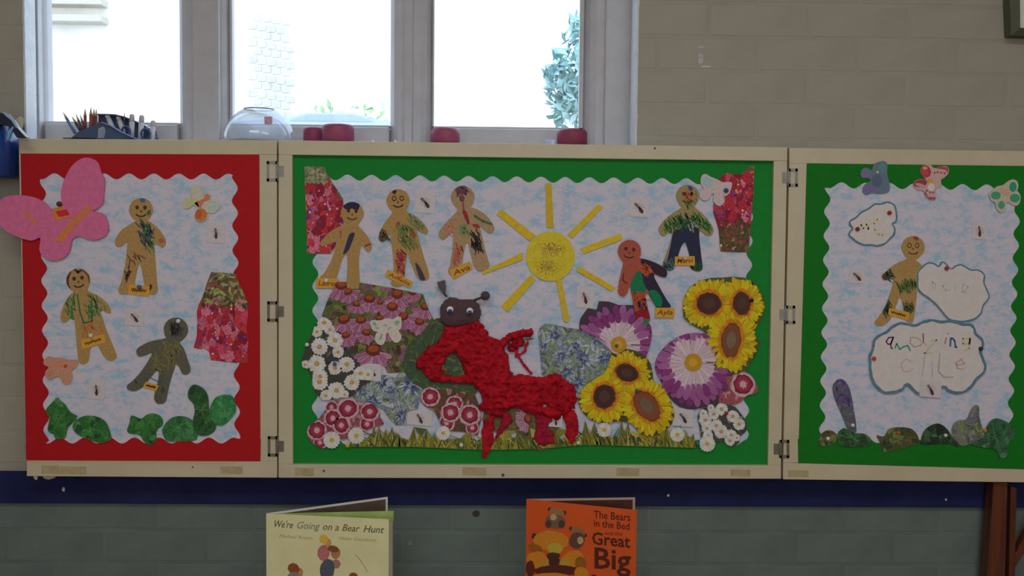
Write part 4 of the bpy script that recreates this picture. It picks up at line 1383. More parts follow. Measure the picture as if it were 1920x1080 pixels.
F = cutout('sunflower_picture', 'C', 6, s2, C(64, 66, 30), 'three sunflowers cut-out at the right edge of the middle board', group='cut-out sunflowers', sm=1)
specks(F, s2, 70, (3, 7), [C(56, 62, 30), C(110, 100, 50), C(46, 48, 28)], (1, .5))
F.build('paper', PHOTO, F.root)
q = zK((620, 335))[0]; sub(F, sunflower, 'printed_sunflower', PHOTO2, q[0], q[1], 23, 23.5, 20.5, 0, dark=C(58, 32, 30))
q = zK((970, 335))[0]; sub(F, sunflower, 'printed_sunflower', PHOTO2, q[0], q[1], 22, 16.5, 21.5, -.1, dark=C(62, 36, 32))
q = zK((858, 725))[0]; sub(F, sunflower, 'printed_sunflower', PHOTO2, q[0], q[1], 25, 18, 32, .1, dark=C(98, 58, 36), mid=C(96, 82, 62))
pin(F.root, 'C', 1409, 563, F.t + .0024, BLKP, 4)

# the dianthus at the right edge, daisies below it
d3 = zM((770, 150), (850, 150), (880, 115), (940, 112), (1010, 98), (1080, 148), (1120, 220), (1142, 312), (1050, 345), (1000, 372), (960, 420), (860, 450), (780, 430), (720, 410), (740, 330), (800, 300), (830, 270), (800, 200))
F = cutout('dianthus_flower', 'C', 5, d3, C(124, 62, 66), 'single crimson dianthus right of the big purple chrysanthemum', group='cut-out photographs of flowers')
specks(F, F.outline, 40, (2, 6), [C(110, 100, 50), C(120, 56, 84), C(150, 110, 120)], (1, .5))
F.build('paper', PHOTO, F.root)
q = zM((985, 230))[0]
sub(F, dianthus, 'printed_flower', PHOTO2, q[0], q[1], 24)
d4 = zM((500, 570), (540, 500), (600, 460), (640, 440), (720, 428), (830, 450), (900, 470), (960, 540), (1000, 600), (1028, 690), (1010, 740), (950, 790), (945, 850), (880, 892), (820, 880), (770, 835), (690, 855), (640, 810), (560, 820), (535, 790), (522, 690))
F = cutout('daisy_cluster', 'C', 4, d4, C(58, 56, 54), 'cluster of small white daisies at the bottom right of the middle board', group='cut-out photographs of flowers')
specks(F, F.outline, 70, (2, 7), [C(44, 44, 42), C(120, 118, 112)], (1, .4))
F.build('paper', PHOTO, F.root)
for (x, y, r) in ((755, 495, 70), (672, 548, 65), (580, 612, 70), (875, 572, 72), (700, 670, 68), (752, 735, 78), (942, 655, 70), (858, 770, 62), (845, 830, 60), (610, 780, 60), (560, 540, 45), (640, 480, 40), (920, 800, 40), (600, 700, 60)):
    q = zM((x, y))[0]
    sub(F, daisy, 'printed_daisy', PHOTO2, q[0], q[1], r / 5.683, cc=C(132, 104, 76))
pin(F.root, 'C', 1361, 774.5, F.t + .0014, REDP, 4)

# single daisies stuck in front of the grass
for (x, y, r, lab) in ((668, 817, 16.5, 'daisy cut-out at the left end of the printed grass'), (622, 825, 17, 'daisy cut-out in the lower left corner over the crimson flowers'), (831, 812, 14.5, 'daisy cut-out on the grass left of the caterpillar front foot'),
                       (1133, 806, 14.5, 'daisy cut-out on the grass under the lower sunflowers'), (1270, 815, 14.5, 'daisy cut-out at the right end of the grass'), (1326, 832, 16, 'daisy cut-out hanging lowest, just right of a blue pin')):
    F, t = plane('C', 7)
    o = []
    for k in range(32):
        q = r * (1.0 if k % 2 == 0 else .86)
        o.append((x + q * cos(k * pi / 16), y + q * sin(k * pi / 16)))
    F.slab(o, t, t + .0004, C(150, 148, 142))
    root = empty('daisy_cutting', F.centre(), 'small white ' + lab, 'flower cut-out', 'single daisy cut-outs')
    F.up()
    daisy(F, x, y, r, clip=o, cc=C(170, 130, 30))
    F.build('paper', PHOTO2, root)

# ants printed on little squares of white paper
def ant(where, lv, u, v, rot, hw, hh, label, s=1.0, skew=.1):
    F, t = plane(where, lv)
    q = [(-hw, -hh), (hw * .9, -hh * 1.05), (hw, hh * .95), (-hw * .95, hh)]
    o = [(u + x * cos(skew) - y * sin(skew), v + x * sin(skew) + y * cos(skew)) for x, y in q]
    F.slab(o, t, t + .00025, C(160, 155, 158))
    c, n_ = cos(rot), sin(rot)
    def T(x, y): return (u + (x * c - y * n_) * s, v + (x * n_ + y * c) * s)
    dk = C(66, 42, 48)
    F.up()
    for k in (-1, 0, 1):
        for sd in (-1, 1):
            F.stroke([T(k * 2, 0), T(k * 3.2, sd * 4), T(k * 5 + 1, sd * 7)], .7, C(104, 84, 90))
    F.up()
    F.poly(ell(*T(6, 1), 5 * s, 3 * s, rot + .2, 10), dk)
    F.poly(ell(*T(0, 0), 3.4 * s, 2.3 * s, rot, 8), C(84, 52, 52))
    F.up()
    F.poly(ell(*T(-6, 0), 3.6 * s, 2.7 * s, rot, 8), C(96, 82, 84))
    root = empty('ant_cutting', F.centre(), label, 'ant cut-out', 'printed ants on white paper')
    F.build('paper', PAPER, root)
ant('L', 0, 405, 437, 1.4, 17, 19, 'printed ant below the small orange and green butterfly')
ant('L', 0, 252, 595, .8, 18, 16, 'printed ant between the three gingerbread figures on the red-bordered board')
ant('L', 0, 181, 731, 1.4, 16, 18, 'printed ant above the lower left green leaves')
ant('C', 0, 797, 379, .8, 20, 21, 'printed ant between the second and third gingerbread figures', 1.2)
ant('C', 0, 1198, 389, .8, 19, 18, 'printed ant right of the sun, under the wavy top border', 1.2)
ant('C', 0, 1097, 558, 1.2, 17, 20, 'printed ant just above the purple half chrysanthemum', 1.1)
ant('C', 4, 696, 698, .5, 20, 16, 'printed ant below the white and green butterfly')
ant('C', 2, 787, 784, 1.0, 24, 14, 'printed ant above the grass, left of the dark pink flowers', 1.0)
ant('C', 2, 1281, 783, .9, 20, 17, 'printed ant right of the lower sunflowers', 1.1)
ant('C', 6, 1042, 789, 1.3, 13, 12, 'printed ant between the legs of the red caterpillar', .8)
ant('R', 0, 1607, 518, .7, 15, 14, 'printed ant left of the gingerbread figure under the small cloud')
ant('R', 0, 1837, 433, 1.4, 15, 16, 'printed ant in the open sky at the right of the right board')
ant('R', 5, 1745, 730, 1.0, 21, 15, 'printed ant on a paper square over the bottom of the large cloud', 1.1)

# ---------------------------------------------------------------- butterflies
def butterfly(where, lv, outline, col, label, mat, th, prints=(), pins=(), sm=3):
    F, t = plane(where, lv)
    o = smooth(outline, sm)
    F.slab(o, t, t + th, col)
    root = empty('butterfly_cutting', F.centre(), label, 'paper butterfly', 'butterfly cut-outs')
    F.build('wings', mat, root)
    for nm, sh in prints:
        G, _ = plane(where, lv)
        G.base = t + th + .00006
        for i, (pts, c) in enumerate(sh):
            G.up()
            G.poly(pts, c, clip=o)
        G.build(nm, mat, root)
    for (u, v, c, r) in pins:
        pin(root, where, u, v, t + th, c, r)
    return root
PK = C(178, 84, 118)
big = zA((395, 225), (412, 180), (440, 125), (480, 80), (525, 55), (570, 55), (618, 82), (640, 145), (662, 200), (655, 280), (650, 340), (610, 378), (585, 392), (640, 402), (672, 435), (686, 500), (665, 548), (605, 572), (550, 565), (500, 548), (455, 572), (440, 640), (400, 688), (330, 704), (275, 680), (248, 635), (255, 560), (200, 578), (130, 560), (60, 530), (10, 490), (-10, 430), (-8, 370), (8, 320), (45, 297), (130, 290), (220, 305), (285, 340), (330, 390), (352, 420), (395, 400), (392, 340), (385, 280))
F, t = plane('L', 3)
o = smooth(big, 3)
F.slab(o, t, t + .004, PK)
bf = empty('butterfly_cutting', F.centre(), 'big pink foam butterfly with orange markings overhanging the top left corner of the board', 'foam butterfly', 'butterfly cut-outs')
F.build('wings', FOAM, bf)
for nm, pts, c, h_ in (('orange_stripe', zA((560, 350), (582, 375), (480, 480), (400, 580), (345, 585), (360, 555), (440, 460)), C(184, 98, 58), .0006), ('orange_stripe', zA((138, 385), (160, 388), (250, 470), (230, 475), (170, 430)), C(182, 96, 60), .0006),
                       ('head_patch', zA((328, 378), (395, 362), (455, 425), (350, 450)), C(186, 104, 44), .001), ('head_patch', zA((350, 392), (420, 380), (442, 415), (372, 428)), C(160, 34, 52), .0014)):
    G, _ = plane('L', 3)
    G.slab(pts, t + .004, t + .004 + h_, c)
    G.build(nm, FOAM, bf)
pin(bf, 'L', 112.3, 382.5, t + .0055, C(74, 26, 26), 5)
def E_(z, x, y, rx, ry, rot=0, n=14):
    s = {'A': 3.375, 'E': 4.153, 'F': 6, 'N': 3.374, 'B': 3.177}[z]
    q = {'A': zA, 'E': zE, 'F': zF, 'N': zN, 'B': zB}[z]((x, y))[0]
    return ell(q[0], q[1], rx / s, ry / s, rot, n)
butterfly('L', 1, zA((1285, 330), (1240, 330), (1195, 376), (1158, 365), (1160, 325), (1180, 305), (1215, 300), (1205, 275), (1212, 238), (1250, 228), (1280, 255), (1285, 300), (1300, 275), (1330, 290), (1330, 320), (1370, 330), (1392, 365), (1350, 405), (1310, 400), (1318, 430), (1290, 456), (1250, 455), (1230, 425), (1245, 385), (1265, 360)), C(160, 152, 138),
          'small pale butterfly with orange body and orange lower wing on the red-bordered board', CRAFT, .0012,
          [('orange_wing', [(E_('A', 1270, 415, 42, 42), C(160, 98, 56)), (E_('A', 1258, 408, 22, 30), C(150, 78, 40))]), ('green_wing', [(E_('A', 1208, 338, 42, 34), C(152, 154, 112))]),
           ('blue_wing', [(E_('A', 1348, 365, 42, 36), C(146, 156, 146))]), ('body', [(zA((1240, 355), (1290, 310), (1300, 280), (1330, 290), (1325, 320), (1290, 335), (1268, 375)), C(162, 100, 70))])])
butterfly('L', 1, zB((262, 300), (290, 280), (320, 288), (360, 288), (400, 300), (462, 305), (455, 345), (425, 365), (432, 400), (415, 440), (380, 445), (358, 410), (335, 400), (300, 420), (272, 400), (270, 370), (290, 345), (262, 330)), C(158, 112, 94),
          'small peach butterfly pinned at the lower left of the red-bordered board', CRAFT, .0012, [('wing_print', [(E_('B', 390, 405, 24, 28), C(150, 116, 88)), (E_('B', 350, 330, 26, 20), C(164, 106, 86)), (E_('B', 300, 380, 22, 18), C(148, 112, 84))])],
          [(zB((392, 335))[0][0], zB((392, 335))[0][1], C(150, 60, 40), 3)])
butterfly('C', 6, zF((805, 495), (840, 482), (890, 485), (925, 482), (975, 463), (1030, 465), (1060, 470), (1100, 445), (1145, 445), (1158, 500), (1152, 570), (1125, 600), (1155, 650), (1148, 700), (1110, 736), (1065, 722), (1025, 670), (1008, 625), (982, 640), (980, 700), (950, 755), (915, 762), (875, 735), (858, 690), (870, 635), (890, 615), (840, 600), (812, 550)), C(164, 156, 148),
          'white butterfly with green wing marks pinned over the coneflower photograph', CRAFT, .0012, [('green_marks', [(E_('F', 855, 525, 32, 14, .8), C(84, 138, 116)), (E_('F', 880, 570, 24, 10, .3), C(100, 142, 124)), (E_('F', 925, 670, 12, 40, .4), C(92, 138, 120)), (E_('F', 1105, 510, 32, 26, -.5), C(92, 142, 118)), (E_('F', 975, 540, 26, 12), C(136, 132, 150)), (E_('F', 1020, 575, 28, 10, -.7), C(130, 132, 146))])])
butterfly('C', 3, zE((722, 180), (728, 128), (760, 108), (800, 130), (850, 150), (892, 172), (930, 170), (966, 178), (955, 235), (930, 275), (903, 285), (907, 320), (882, 355), (848, 352), (820, 315), (824, 262), (805, 268), (790, 300), (752, 316), (715, 290), (715, 245), (745, 220)), C(160, 146, 146),
          'white butterfly with pale blue wing and blue pin, top right of the middle board', CRAFT, .0012, [('blue_wing', [(zE((735, 140), (765, 120), (820, 160), (815, 200), (770, 215), (735, 185)), C(132, 148, 154))])], [zE((917, 237))[0] + (C(34, 58, 96), 4.5)])
butterfly('R', 1, zN((552, 160), (560, 128), (590, 115), (622, 130), (635, 95), (665, 80), (700, 75), (722, 95), (720, 150), (728, 190), (738, 240), (728, 270), (690, 280), (650, 278), (620, 275), (590, 287), (565, 265), (578, 225), (615, 198), (600, 182), (565, 182)), C(84, 96, 112),
          'slate blue butterfly over the top border of the right board', FELT, .0015, [('purple_patch', [(E_('N', 580, 150, 26, 26), C(102, 90, 120)), (E_('N', 605, 255, 34, 26), C(98, 86, 122)), (E_('N', 690, 120, 24, 34), C(78, 108, 116)), (E_('N', 655, 200, 34, 40), C(72, 84, 104))])],
          [(1644.5, 323.5, C(180, 170, 90), 2.8)])
butterfly('R', 1, zN((930, 130), (950, 100), (990, 95), (1018, 118), (1060, 106), (1105, 112), (1108, 150), (1080, 180), (1060, 195), (1062, 230), (1030, 250), (1032, 285), (1028, 315), (1000, 320), (965, 300), (948, 262), (915, 258), (888, 235), (892, 205), (930, 188), (968, 190), (940, 165)), C(160, 130, 128),
          'red and white butterfly with yellow body over the top border of the right board', CRAFT, .0015,
          [('red_wing_print', [(E_('N', 962, 138, 34, 42, -.5), C(136, 50, 60)), (E_('N', 958, 138, 20, 30, -.5), C(150, 60, 62)), (E_('N', 960, 118, 16, 10), C(160, 130, 100)), (E_('N', 930, 215, 44, 24, -.2), C(130, 46, 58)), (E_('N', 930, 228, 34, 12, .3), C(156, 120, 118)),
                              (zN((1020, 118), (1062, 106), (1108, 114), (1106, 148), (1085, 128), (1045, 122)), C(140, 62, 66)), (zN((958, 262), (980, 300), (1030, 305), (1022, 320), (985, 316), (950, 285)), C(134, 60, 74)),
                              (E_('N', 1000, 240, 22, 26), C(172, 168, 158))] + [(E_('N', x, y, 6, 6), C(120, 56, 66)) for x, y in ((1020, 148), (1040, 145), (1062, 148), (1085, 152), (972, 262), (992, 270), (1010, 272))]),
           ('body', [(E_('N', 992, 200, 24, 12, .2), C(172, 122, 40))])])
butterfly('R', 1, zN((1366, 285), (1385, 262), (1415, 235), (1455, 225), (1480, 205), (1515, 190), (1545, 205), (1548, 250), (1525, 275), (1550, 285), (1564, 320), (1545, 355), (1515, 352), (1490, 335), (1470, 345), (1468, 385), (1440, 400), (1412, 375), (1405, 340), (1380, 325)), C(156, 144, 128),
          'cream butterfly with four green wing spots at the top right of the right board', CRAFT, .0022, [('green_spot', [(E_('N', 1516, 238, 24, 32), C(40, 118, 94))]), ('green_spot', [(E_('N', 1408, 292, 32, 26), C(56, 124, 98))]), ('green_spot', [(E_('N', 1528, 308, 32, 28), C(54, 122, 92))]), ('green_spot', [(E_('N', 1443, 352, 22, 26), C(62, 126, 100))]), ('body', [(E_('N', 1465, 270, 40, 22, .6), C(160, 130, 118))])])

# ---------------------------------------------------------------- leaves
def leafcut(where, lv, pts, label, cols=None, veins=True, hi=None, group='printed green leaves', mat=None):
    cols = cols or [C(36, 84, 38), C(46, 98, 46), C(28, 62, 32), C(58, 104, 56)]
    F = cutout('leaf_cutting', where, lv, pts, cols[0], label, 'leaf cut-out', group, sm=3)
    cx, cy = sum(p[0] for p in pts) / len(pts), sum(p[1] for p in pts) / len(pts)
    specks(F, F.outline, 46, (4, 11), cols, (1.2, .6))
    if veins:
        F.up()
        for k in range(7):
            a = rnd.uniform(0, 2 * pi)
            F.stroke([(cx, cy), (cx + 14 * cos(a), cy + 14 * sin(a)), (cx + 30 * cos(a + .2), cy + 30 * sin(a + .2))], 1.1, jitcol(C(70, 120, 66), .2), clip=F.outline, taper=True)
    F.build('paper', PHOTO, F.root)
    return F
leafcut('L', 1, zB((340, 525), (362, 545), (390, 570), (420, 612), (462, 640), (400, 668), (345, 700), (335, 745), (310, 740), (283, 718), (295, 650), (273, 602), (305, 560)), 'pointed dark green leaf at the far lower left of the red-bordered board')
leafcut('L', 2, zB((455, 650), (440, 668), (400, 710), (388, 765), (332, 772), (322, 730), (340, 700), (385, 672)), 'small curled mid-green leaf between two darker ones, lower left')
leafcut('L', 3, zB((432, 690), (460, 655), (510, 634), (580, 640), (630, 672), (655, 730), (660, 776), (600, 797), (555, 785), (500, 765), (445, 730)), 'broad rounded dark green leaf, second along the bottom of the red-bordered board')
leafcut('L', 1, zB((782, 632), (838, 652), (870, 630), (905, 620), (950, 632), (972, 668), (962, 698), (932, 720), (930, 785), (892, 808), (855, 785), (830, 748), (770, 740), (757, 716), (770, 680)), 'fish-shaped green leaf in the middle of the bottom of the red-bordered board')
leafcut('L', 1, zB((966, 720), (985, 680), (1025, 645), (1075, 636), (1130, 650), (1165, 690), (1172, 775), (1080, 786), (1000, 786), (975, 760)), 'half-round bright green leaf along the bottom of the red-bordered board', [C(42, 92, 52), C(58, 108, 66), C(36, 80, 42)])
leafcut('L', 2, zB((1120, 490), (1140, 455), (1170, 450), (1215, 475), (1240, 520), (1245, 590), (1262, 640), (1285, 665), (1284, 715), (1240, 750), (1180, 748), (1150, 700), (1150, 650), (1160, 610), (1150, 560), (1122, 530)), 'tall dark leaf with a dark foot, lower right of the red-bordered board', [C(34, 70, 36), C(30, 54, 34), C(44, 82, 42)])
leafcut('L', 3, zB((1250, 590), (1285, 525), (1350, 508), (1392, 528), (1406, 600), (1375, 650), (1330, 690), (1285, 685), (1255, 645)), 'bright green leaf touching the red border, lower right of the left board', [C(38, 96, 52), C(52, 112, 66)])
BRG = [C(60, 62, 38), C(84, 64, 42), C(44, 52, 34), C(90, 96, 50)]
LK = leafcut('R', 1, zO((268, 805), (275, 760), (300, 730), (335, 720), (372, 738), (378, 778), (335, 812), (282, 815)), 'small brown-green leaf at the far lower left of the right board', BRG)
pin(LK.root, 'R', 1551.5, 822, .0032, WHITEP, 3.8)
LK = leafcut('R', 2, zO((383, 740), (420, 708), (465, 728), (500, 738), (545, 742), (582, 772), (576, 810), (500, 818), (405, 815), (385, 780)), 'dark green leaf at the foot of the purple hyacinth', [C(34, 66, 38), C(46, 84, 44), C(32, 50, 34)])
LK = leafcut('R', 1, zO((615, 750), (660, 758), (690, 712), (760, 702), (830, 715), (866, 768), (850, 802), (760, 832), (690, 845), (660, 852), (640, 800)), 'mottled brown and olive leaf with an orange pin, bottom of the right board', BRG)
pin(LK.root, 'R', 1684, 811, .0032, C(150, 66, 22), 3.6)
LK = leafcut('R', 1, zO((880, 775), (905, 715), (970, 680), (1020, 698), (1062, 750), (1105, 822), (1040, 800), (890, 806)), 'dark arched leaf left of the silvery sprig on the right board', [C(34, 46, 34), C(44, 70, 42), C(28, 36, 30)])
pin(LK.root, 'R', 1772, 816, .0032, WHITEP, 3.6)
LK = leafcut('R', 2, zO((1062, 730), (1070, 690), (1100, 662), (1150, 655), (1175, 600), (1200, 572), (1224, 580), (1228, 650), (1250, 720), (1235, 780), (1180, 800), (1120, 812), (1085, 775)), 'silvery grey leafy sprig at the lower right of the right board', [C(96, 96, 88), C(70, 78, 62), C(82, 80, 96), C(104, 106, 70)])
LK = leafcut('R', 3, zO((1270, 700), (1300, 660), (1335, 650), (1390, 670), (1440, 712), (1430, 765), (1400, 800), (1392, 872), (1352, 885), (1325, 835), (1250, 822), (1180, 800), (1250, 760)), 'pale-veined green leaf at the far lower right of the right board', [C(42, 80, 54), C(60, 96, 70), C(34, 62, 42)])
pin(LK.root, 'R', 1846, 807, .0052, C(160, 92, 26), 3.8)
hy = zO((352, 470), (368, 430), (400, 414), (432, 432), (460, 490), (480, 600), (496, 728), (450, 725), (420, 660), (395, 600), (365, 530))
F = cutout('hyacinth_picture', 'R', 1, hy, C(72, 72, 82), 'tall purple hyacinth photograph leaning at the lower left of the right board', sm=2)
specks(F, F.outline, 80, (2, 5), [C(74, 56, 108), C(94, 78, 126), C(58, 44, 86)], (1, .6), None, (1558, 705, 1605, 760))
specks(F, F.outline, 50, (2, 5), [C(78, 86, 84), C(88, 84, 110), C(60, 68, 62)], (1, .5), None, (1558, 755, 1610, 812))
F.build('paper', PHOTO2, F.root)
pin(F.root, 'R', 1598, 797, F.t + .001, WHITEP, 3.8)

# dark green fern print that backs the caterpillar
fe = [(818, 597), (800, 612), (788, 628), (764, 648), (757, 680), (762, 705), (780, 722), (812, 732), (850, 728), (892, 738), (912, 700), (905, 650), (880, 612), (850, 598)]
F = cutout('fern_picture', 'C', 4, fe, C(50, 66, 44), 'dark green leafy print showing behind the red caterpillar arm', sm=2)
specks(F, F.outline, 240, (2, 8), [C(44, 66, 44), C(60, 82, 56), C(38, 48, 36), C(74, 92, 60), C(92, 88, 56)], (1.2, .25))
F.build('paper', PHOTO2, F.root)

# ---------------------------------------------------------------- paper clouds with a blue painted rim
CLW, CLB = C(166, 160, 158), C(72, 98, 114)
def cloud(lv, pts, label, words=(), pins=(), wd=4.2, lift=.002):
    F, t = plane('R', lv)
    o = smooth(pts, 4)
    F.slab(o, t, t + lift, CLW)
    root = empty('paper_cloud', F.centre(), label, 'paper cloud', 'white paper clouds on the right board')
    F.build('card', PAPER, root)
    G, _ = plane('R', lv)
    G.base = t + lift + .00005
    inner = []
    n = len(o)
    cx, cy = sum(p[0] for p in o) / n, sum(p[1] for p in o) / n
    for k in range(n):
        a, b = o[k - 1], o[(k + 1) % n]
        L = hypot(b[0] - a[0], b[1] - a[1]) or 1
        nx, ny = -(b[1] - a[1]) / L, (b[0] - a[0]) / L
        if not inside(o[k][0] + nx * 2, o[k][1] + ny * 2, o):
            nx, ny = -nx, -ny
        w_ = wd * (1 + .35 * noise.noise(Vector((k * .3, lv, 0))))
        inner.append((o[k][0] + nx * w_, o[k][1] + ny * w_))
    for k in range(n):
        j = (k + 1) % n
        G.poly([o[k], o[j], inner[j], inner[k]], jitcol(CLB, .12))
    G.build('painted_rim', CRAFT, root)
    if words:
        H, _ = plane('R', lv)
        H.base = t + lift + .00008
        for (st, wdt, c) in words:
            H.up()
            H.stroke(st, wdt, c)
        H.build('crayon_lettering', CRAFT, root)
    for (u, v, c) in pins:
        pin(root, 'R', u, v, t + lift, c, 4.2)
    return root
def zc1(*p): return Z(1570, 370, 9.815, p)
def zc2(*p): return Z(1700, 480, 8.306, p)
def zc3(*p): return Z(1610, 590, 6.75, p)
YW = C(166, 157, 132)
cloud(0, zc1((200, 690), (225, 620), (270, 575), (215, 500), (235, 420), (330, 365), (440, 260), (560, 200), (680, 115), (800, 110), (900, 75), (1010, 100), (1075, 160), (1095, 260), (1110, 360), (1085, 460), (1030, 490), (1070, 570), (1060, 680), (980, 770), (870, 870), (740, 905), (620, 890), (480, 885), (350, 830), (250, 750)),
      'small white paper cloud with faint yellow letters, highest on the right board', [(zc1((410, 600), (440, 500), (480, 580), (540, 490), (570, 590), (600, 460)), 3.6, YW), (zc1((800, 430), (730, 400), (670, 480), (690, 600), (760, 690), (830, 700), (880, 670)), 3.6, YW)],
      [(1667, 399, REDP), (1607, 429.5, C(100, 26, 44))], 3.2)
cloud(1, zc2((160, 380), (165, 260), (230, 170), (330, 100), (430, 110), (500, 150), (540, 88), (610, 105), (690, 190), (760, 145), (850, 125), (930, 165), (1000, 205), (1110, 210), (1190, 250), (1225, 320), (1215, 420), (1260, 520), (1295, 620), (1265, 700), (1200, 780), (1170, 890), (1080, 980), (980, 1015), (850, 1030), (700, 1010), (620, 960), (520, 840), (440, 750), (350, 670), (230, 590), (165, 500)),
      'white paper cloud with one red pin, overlapping the gingerbread figure', [(zc2((400, 520), (400, 400), (450, 440), (450, 520)), 2, C(158, 142, 146)), (zc2((620, 430), (560, 470), (610, 540), (680, 520)), 2, C(160, 142, 142)), (zc2((760, 440), (760, 540)), 2, C(154, 146, 158)), (zc2((900, 560), (960, 480), (880, 440), (860, 560), (960, 580)), 2, C(160, 140, 140))],
      [(1774, 503, C(118, 44, 40))], 2.8, .0022)
cloud(2, zc3((130, 600), (125, 520), (165, 430), (180, 330), (230, 265), (340, 210), (420, 140), (520, 95), (620, 105), (720, 120), (820, 75), (920, 55), (1040, 75), (1150, 68), (1250, 85), (1340, 110), (1430, 115), (1475, 170), (1500, 240), (1570, 300), (1590, 390), (1560, 460), (1590, 560), (1620, 660), (1590, 750), (1510, 820), (1440, 920), (1350, 985), (1240, 1010), (1120, 970), (1080, 930), (900, 1020), (760, 1020), (690, 970), (610, 900), (560, 960), (450, 1000), (330, 1000), (220, 930), (155, 820), (135, 720)),
      'largest white paper cloud with multicoloured crayon lettering', [
          (zc3((440, 285), (380, 290), (348, 340), (370, 375), (410, 370), (440, 285), (405, 370), (410, 420), (430, 432)), 2.6, C(92, 34, 96)),
          (zc3((460, 425), (480, 365), (520, 440), (560, 410), (620, 390), (640, 430), (655, 460)), 2.8, C(48, 128, 100)),
          (zc3((800, 340), (740, 290), (660, 290), (650, 360), (700, 410), (780, 390), (820, 345), (815, 240), (818, 345), (860, 385)), 1.6, C(158, 104, 92)),
          (zc3((900, 330), (990, 320), (830, 490), (930, 480)), 3, C(158, 150, 118)),
          (zc3((1110, 290), (1090, 370)), 2.6, C(148, 92, 104)), (zc3((1130, 235), (1136, 245)), 2.6, C(140, 90, 100)),
          (zc3((1160, 400), (1165, 300), (1190, 300), (1215, 330), (1225, 410), (1245, 412)), 3.4, C(56, 84, 128)),
          (zc3((1400, 300), (1320, 300), (1320, 370), (1400, 370), (1410, 300), (1400, 430), (1340, 450)), 3.4, C(160, 152, 116)),
          (zc3((680, 600), (600, 560), (535, 620), (560, 710), (620, 725), (690, 680)), 1.5, C(156, 132, 138)), (zc3((840, 520), (800, 790)), 1.5, C(132, 134, 150)), (zc3((930, 590), (935, 800)), 1.5, C(140, 142, 150)),
          (zc3((1030, 490), (1010, 720), (1080, 790), (1200, 790)), 1.8, C(124, 132, 138)), (zc3((1240, 640), (1340, 620), (1300, 560), (1230, 610), (1250, 680), (1340, 690)), 2, C(160, 132, 124))],
      [(1638, 672, C(150, 52, 34)), (1838, 653.5, C(30, 30, 36))], 5.2, .0018)

# ---------------------------------------------------------------- the tissue paper caterpillar
REDT = C(132, 15, 27)
cat_ = empty('tissue_caterpillar', P(930, 760, YC), 'red crumpled tissue caterpillar with brown head and googly eyes in the middle board', 'craft creature')
def lumpy(name, polys, caps, holes, mat, col, tb, hmax, dome_px, step, rug, freq, par, colv=.12, seed=0, edge=2.5):
    xs = [p[0] for q in polys for p in q] + [c[k][0] for c in caps for k in (0, 1)]
    ys = [p[1] for q in polys for p in q] + [c[k][1] for c in caps for k in (0, 1)]
    x0, x1, y0, y1 = min(xs) - 12, max(xs) + 12, min(ys) - 12, max(ys) + 12
    def dist(x, y):
        d = -1e9
        for q in polys:
            _, e = near(x, y, q)
            d = max(d, e if inside(x, y, q) else -e)
        for (a, b, r) in caps:
            dx, dy = b[0] - a[0], b[1] - a[1]
            t_ = max(0, min(1, ((x - a[0]) * dx + (y - a[1]) * dy) / (dx * dx + dy * dy + 1e-9)))
            d = max(d, r - hypot(x - a[0] - dx * t_, y - a[1] - dy * t_))
        for q in holes:
            _, e = near(x, y, q)
            d = min(d, -e if inside(x, y, q) else e)
        return d
    F = Flat((0, YC, 0), N)
    idx = {}
    nx, ny = int((x1 - x0) / step) + 1, int((y1 - y0) / step) + 1
    hs = {}
    for i in range(nx):
        for j in range(ny):
            x, y = x0 + i * step, y0 + j * step
            d = dist(x, y) + edge * noise.noise(Vector((x * .16, y * .16, seed))) * 1.2
            if d > 0:
                k = min(d / dome_px, 1)
                p3 = Vector((x * freq, y * freq, seed))
                rr = 1 - abs(noise.noise(p3)) * 2
                r2 = 1 - abs(noise.noise(p3 * 2.3 + Vector((9, 3, 1)))) * 2
                h = hmax * math.sqrt(k) * .6 + rug * (rr * .6 + r2 * .4) * min(1, k * 2 + .2)
                jx = 1.2 * noise.noise(p3 * 1.7 + Vector((5, 0, 0)))
                idx[(i, j)] = len(F.v)
                F.v.append(F.w(x + jx, y + jx, tb + max(h, .0004)))
                hs[(i, j)] = rr
    cnt = {}
    for (i, j) in list(idx):
        q = [(i, j), (i + 1, j), (i + 1, j + 1), (i, j + 1)]
        if all(k in idx for k in q):
            F.f.append([idx[k] for k in q])
            F.c.append(jitcol(col, colv))
            for a, b in zip(q, q[1:] + q[:1]):
                e = (idx[a], idx[b])
                cnt[e] = cnt.get(e, 0) + 1
    low = {}
    for (a, b) in list(cnt):
        if (b, a) not in cnt:
            for k in (a, b):
                if k not in low:
                    low[k] = len(F.v)
                    r = F.v[k]
                    F.v.append(Vector((r.x, YC - tb, r.z)))
            F.f.append([b, a, low[a], low[b]])
            F.c.append(col)
    o = F.build(name, mat, par)
    for p in o.data.polygons:
        p.use_smooth = True
    return o
body_p = [(835, 610), (858, 612), (880, 602), (900, 600), (912, 616), (920, 630), (935, 636), (945, 652), (955, 668), (957, 690), (965, 703), (975, 700), (990, 702), (1005, 706), (1020, 706), (1040, 699), (1050, 700), (1065, 715), (1078, 722), (1084, 745), (1078, 765), (1060, 780), (1040, 772), (1020, 760), (1000, 768), (985, 770), (965, 765), (950, 772), (935, 768), (915, 775), (905, 765), (902, 745), (895, 730), (885, 722), (860, 719), (830, 718), (806, 716), (797, 705), (790, 695), (779, 688), (778, 680), (790, 662), (802, 648), (815, 645), (822, 635), (828, 625)]
hole = [(842, 664), (856, 666), (864, 682), (870, 702), (852, 706), (834, 702), (828, 690), (836, 676)]
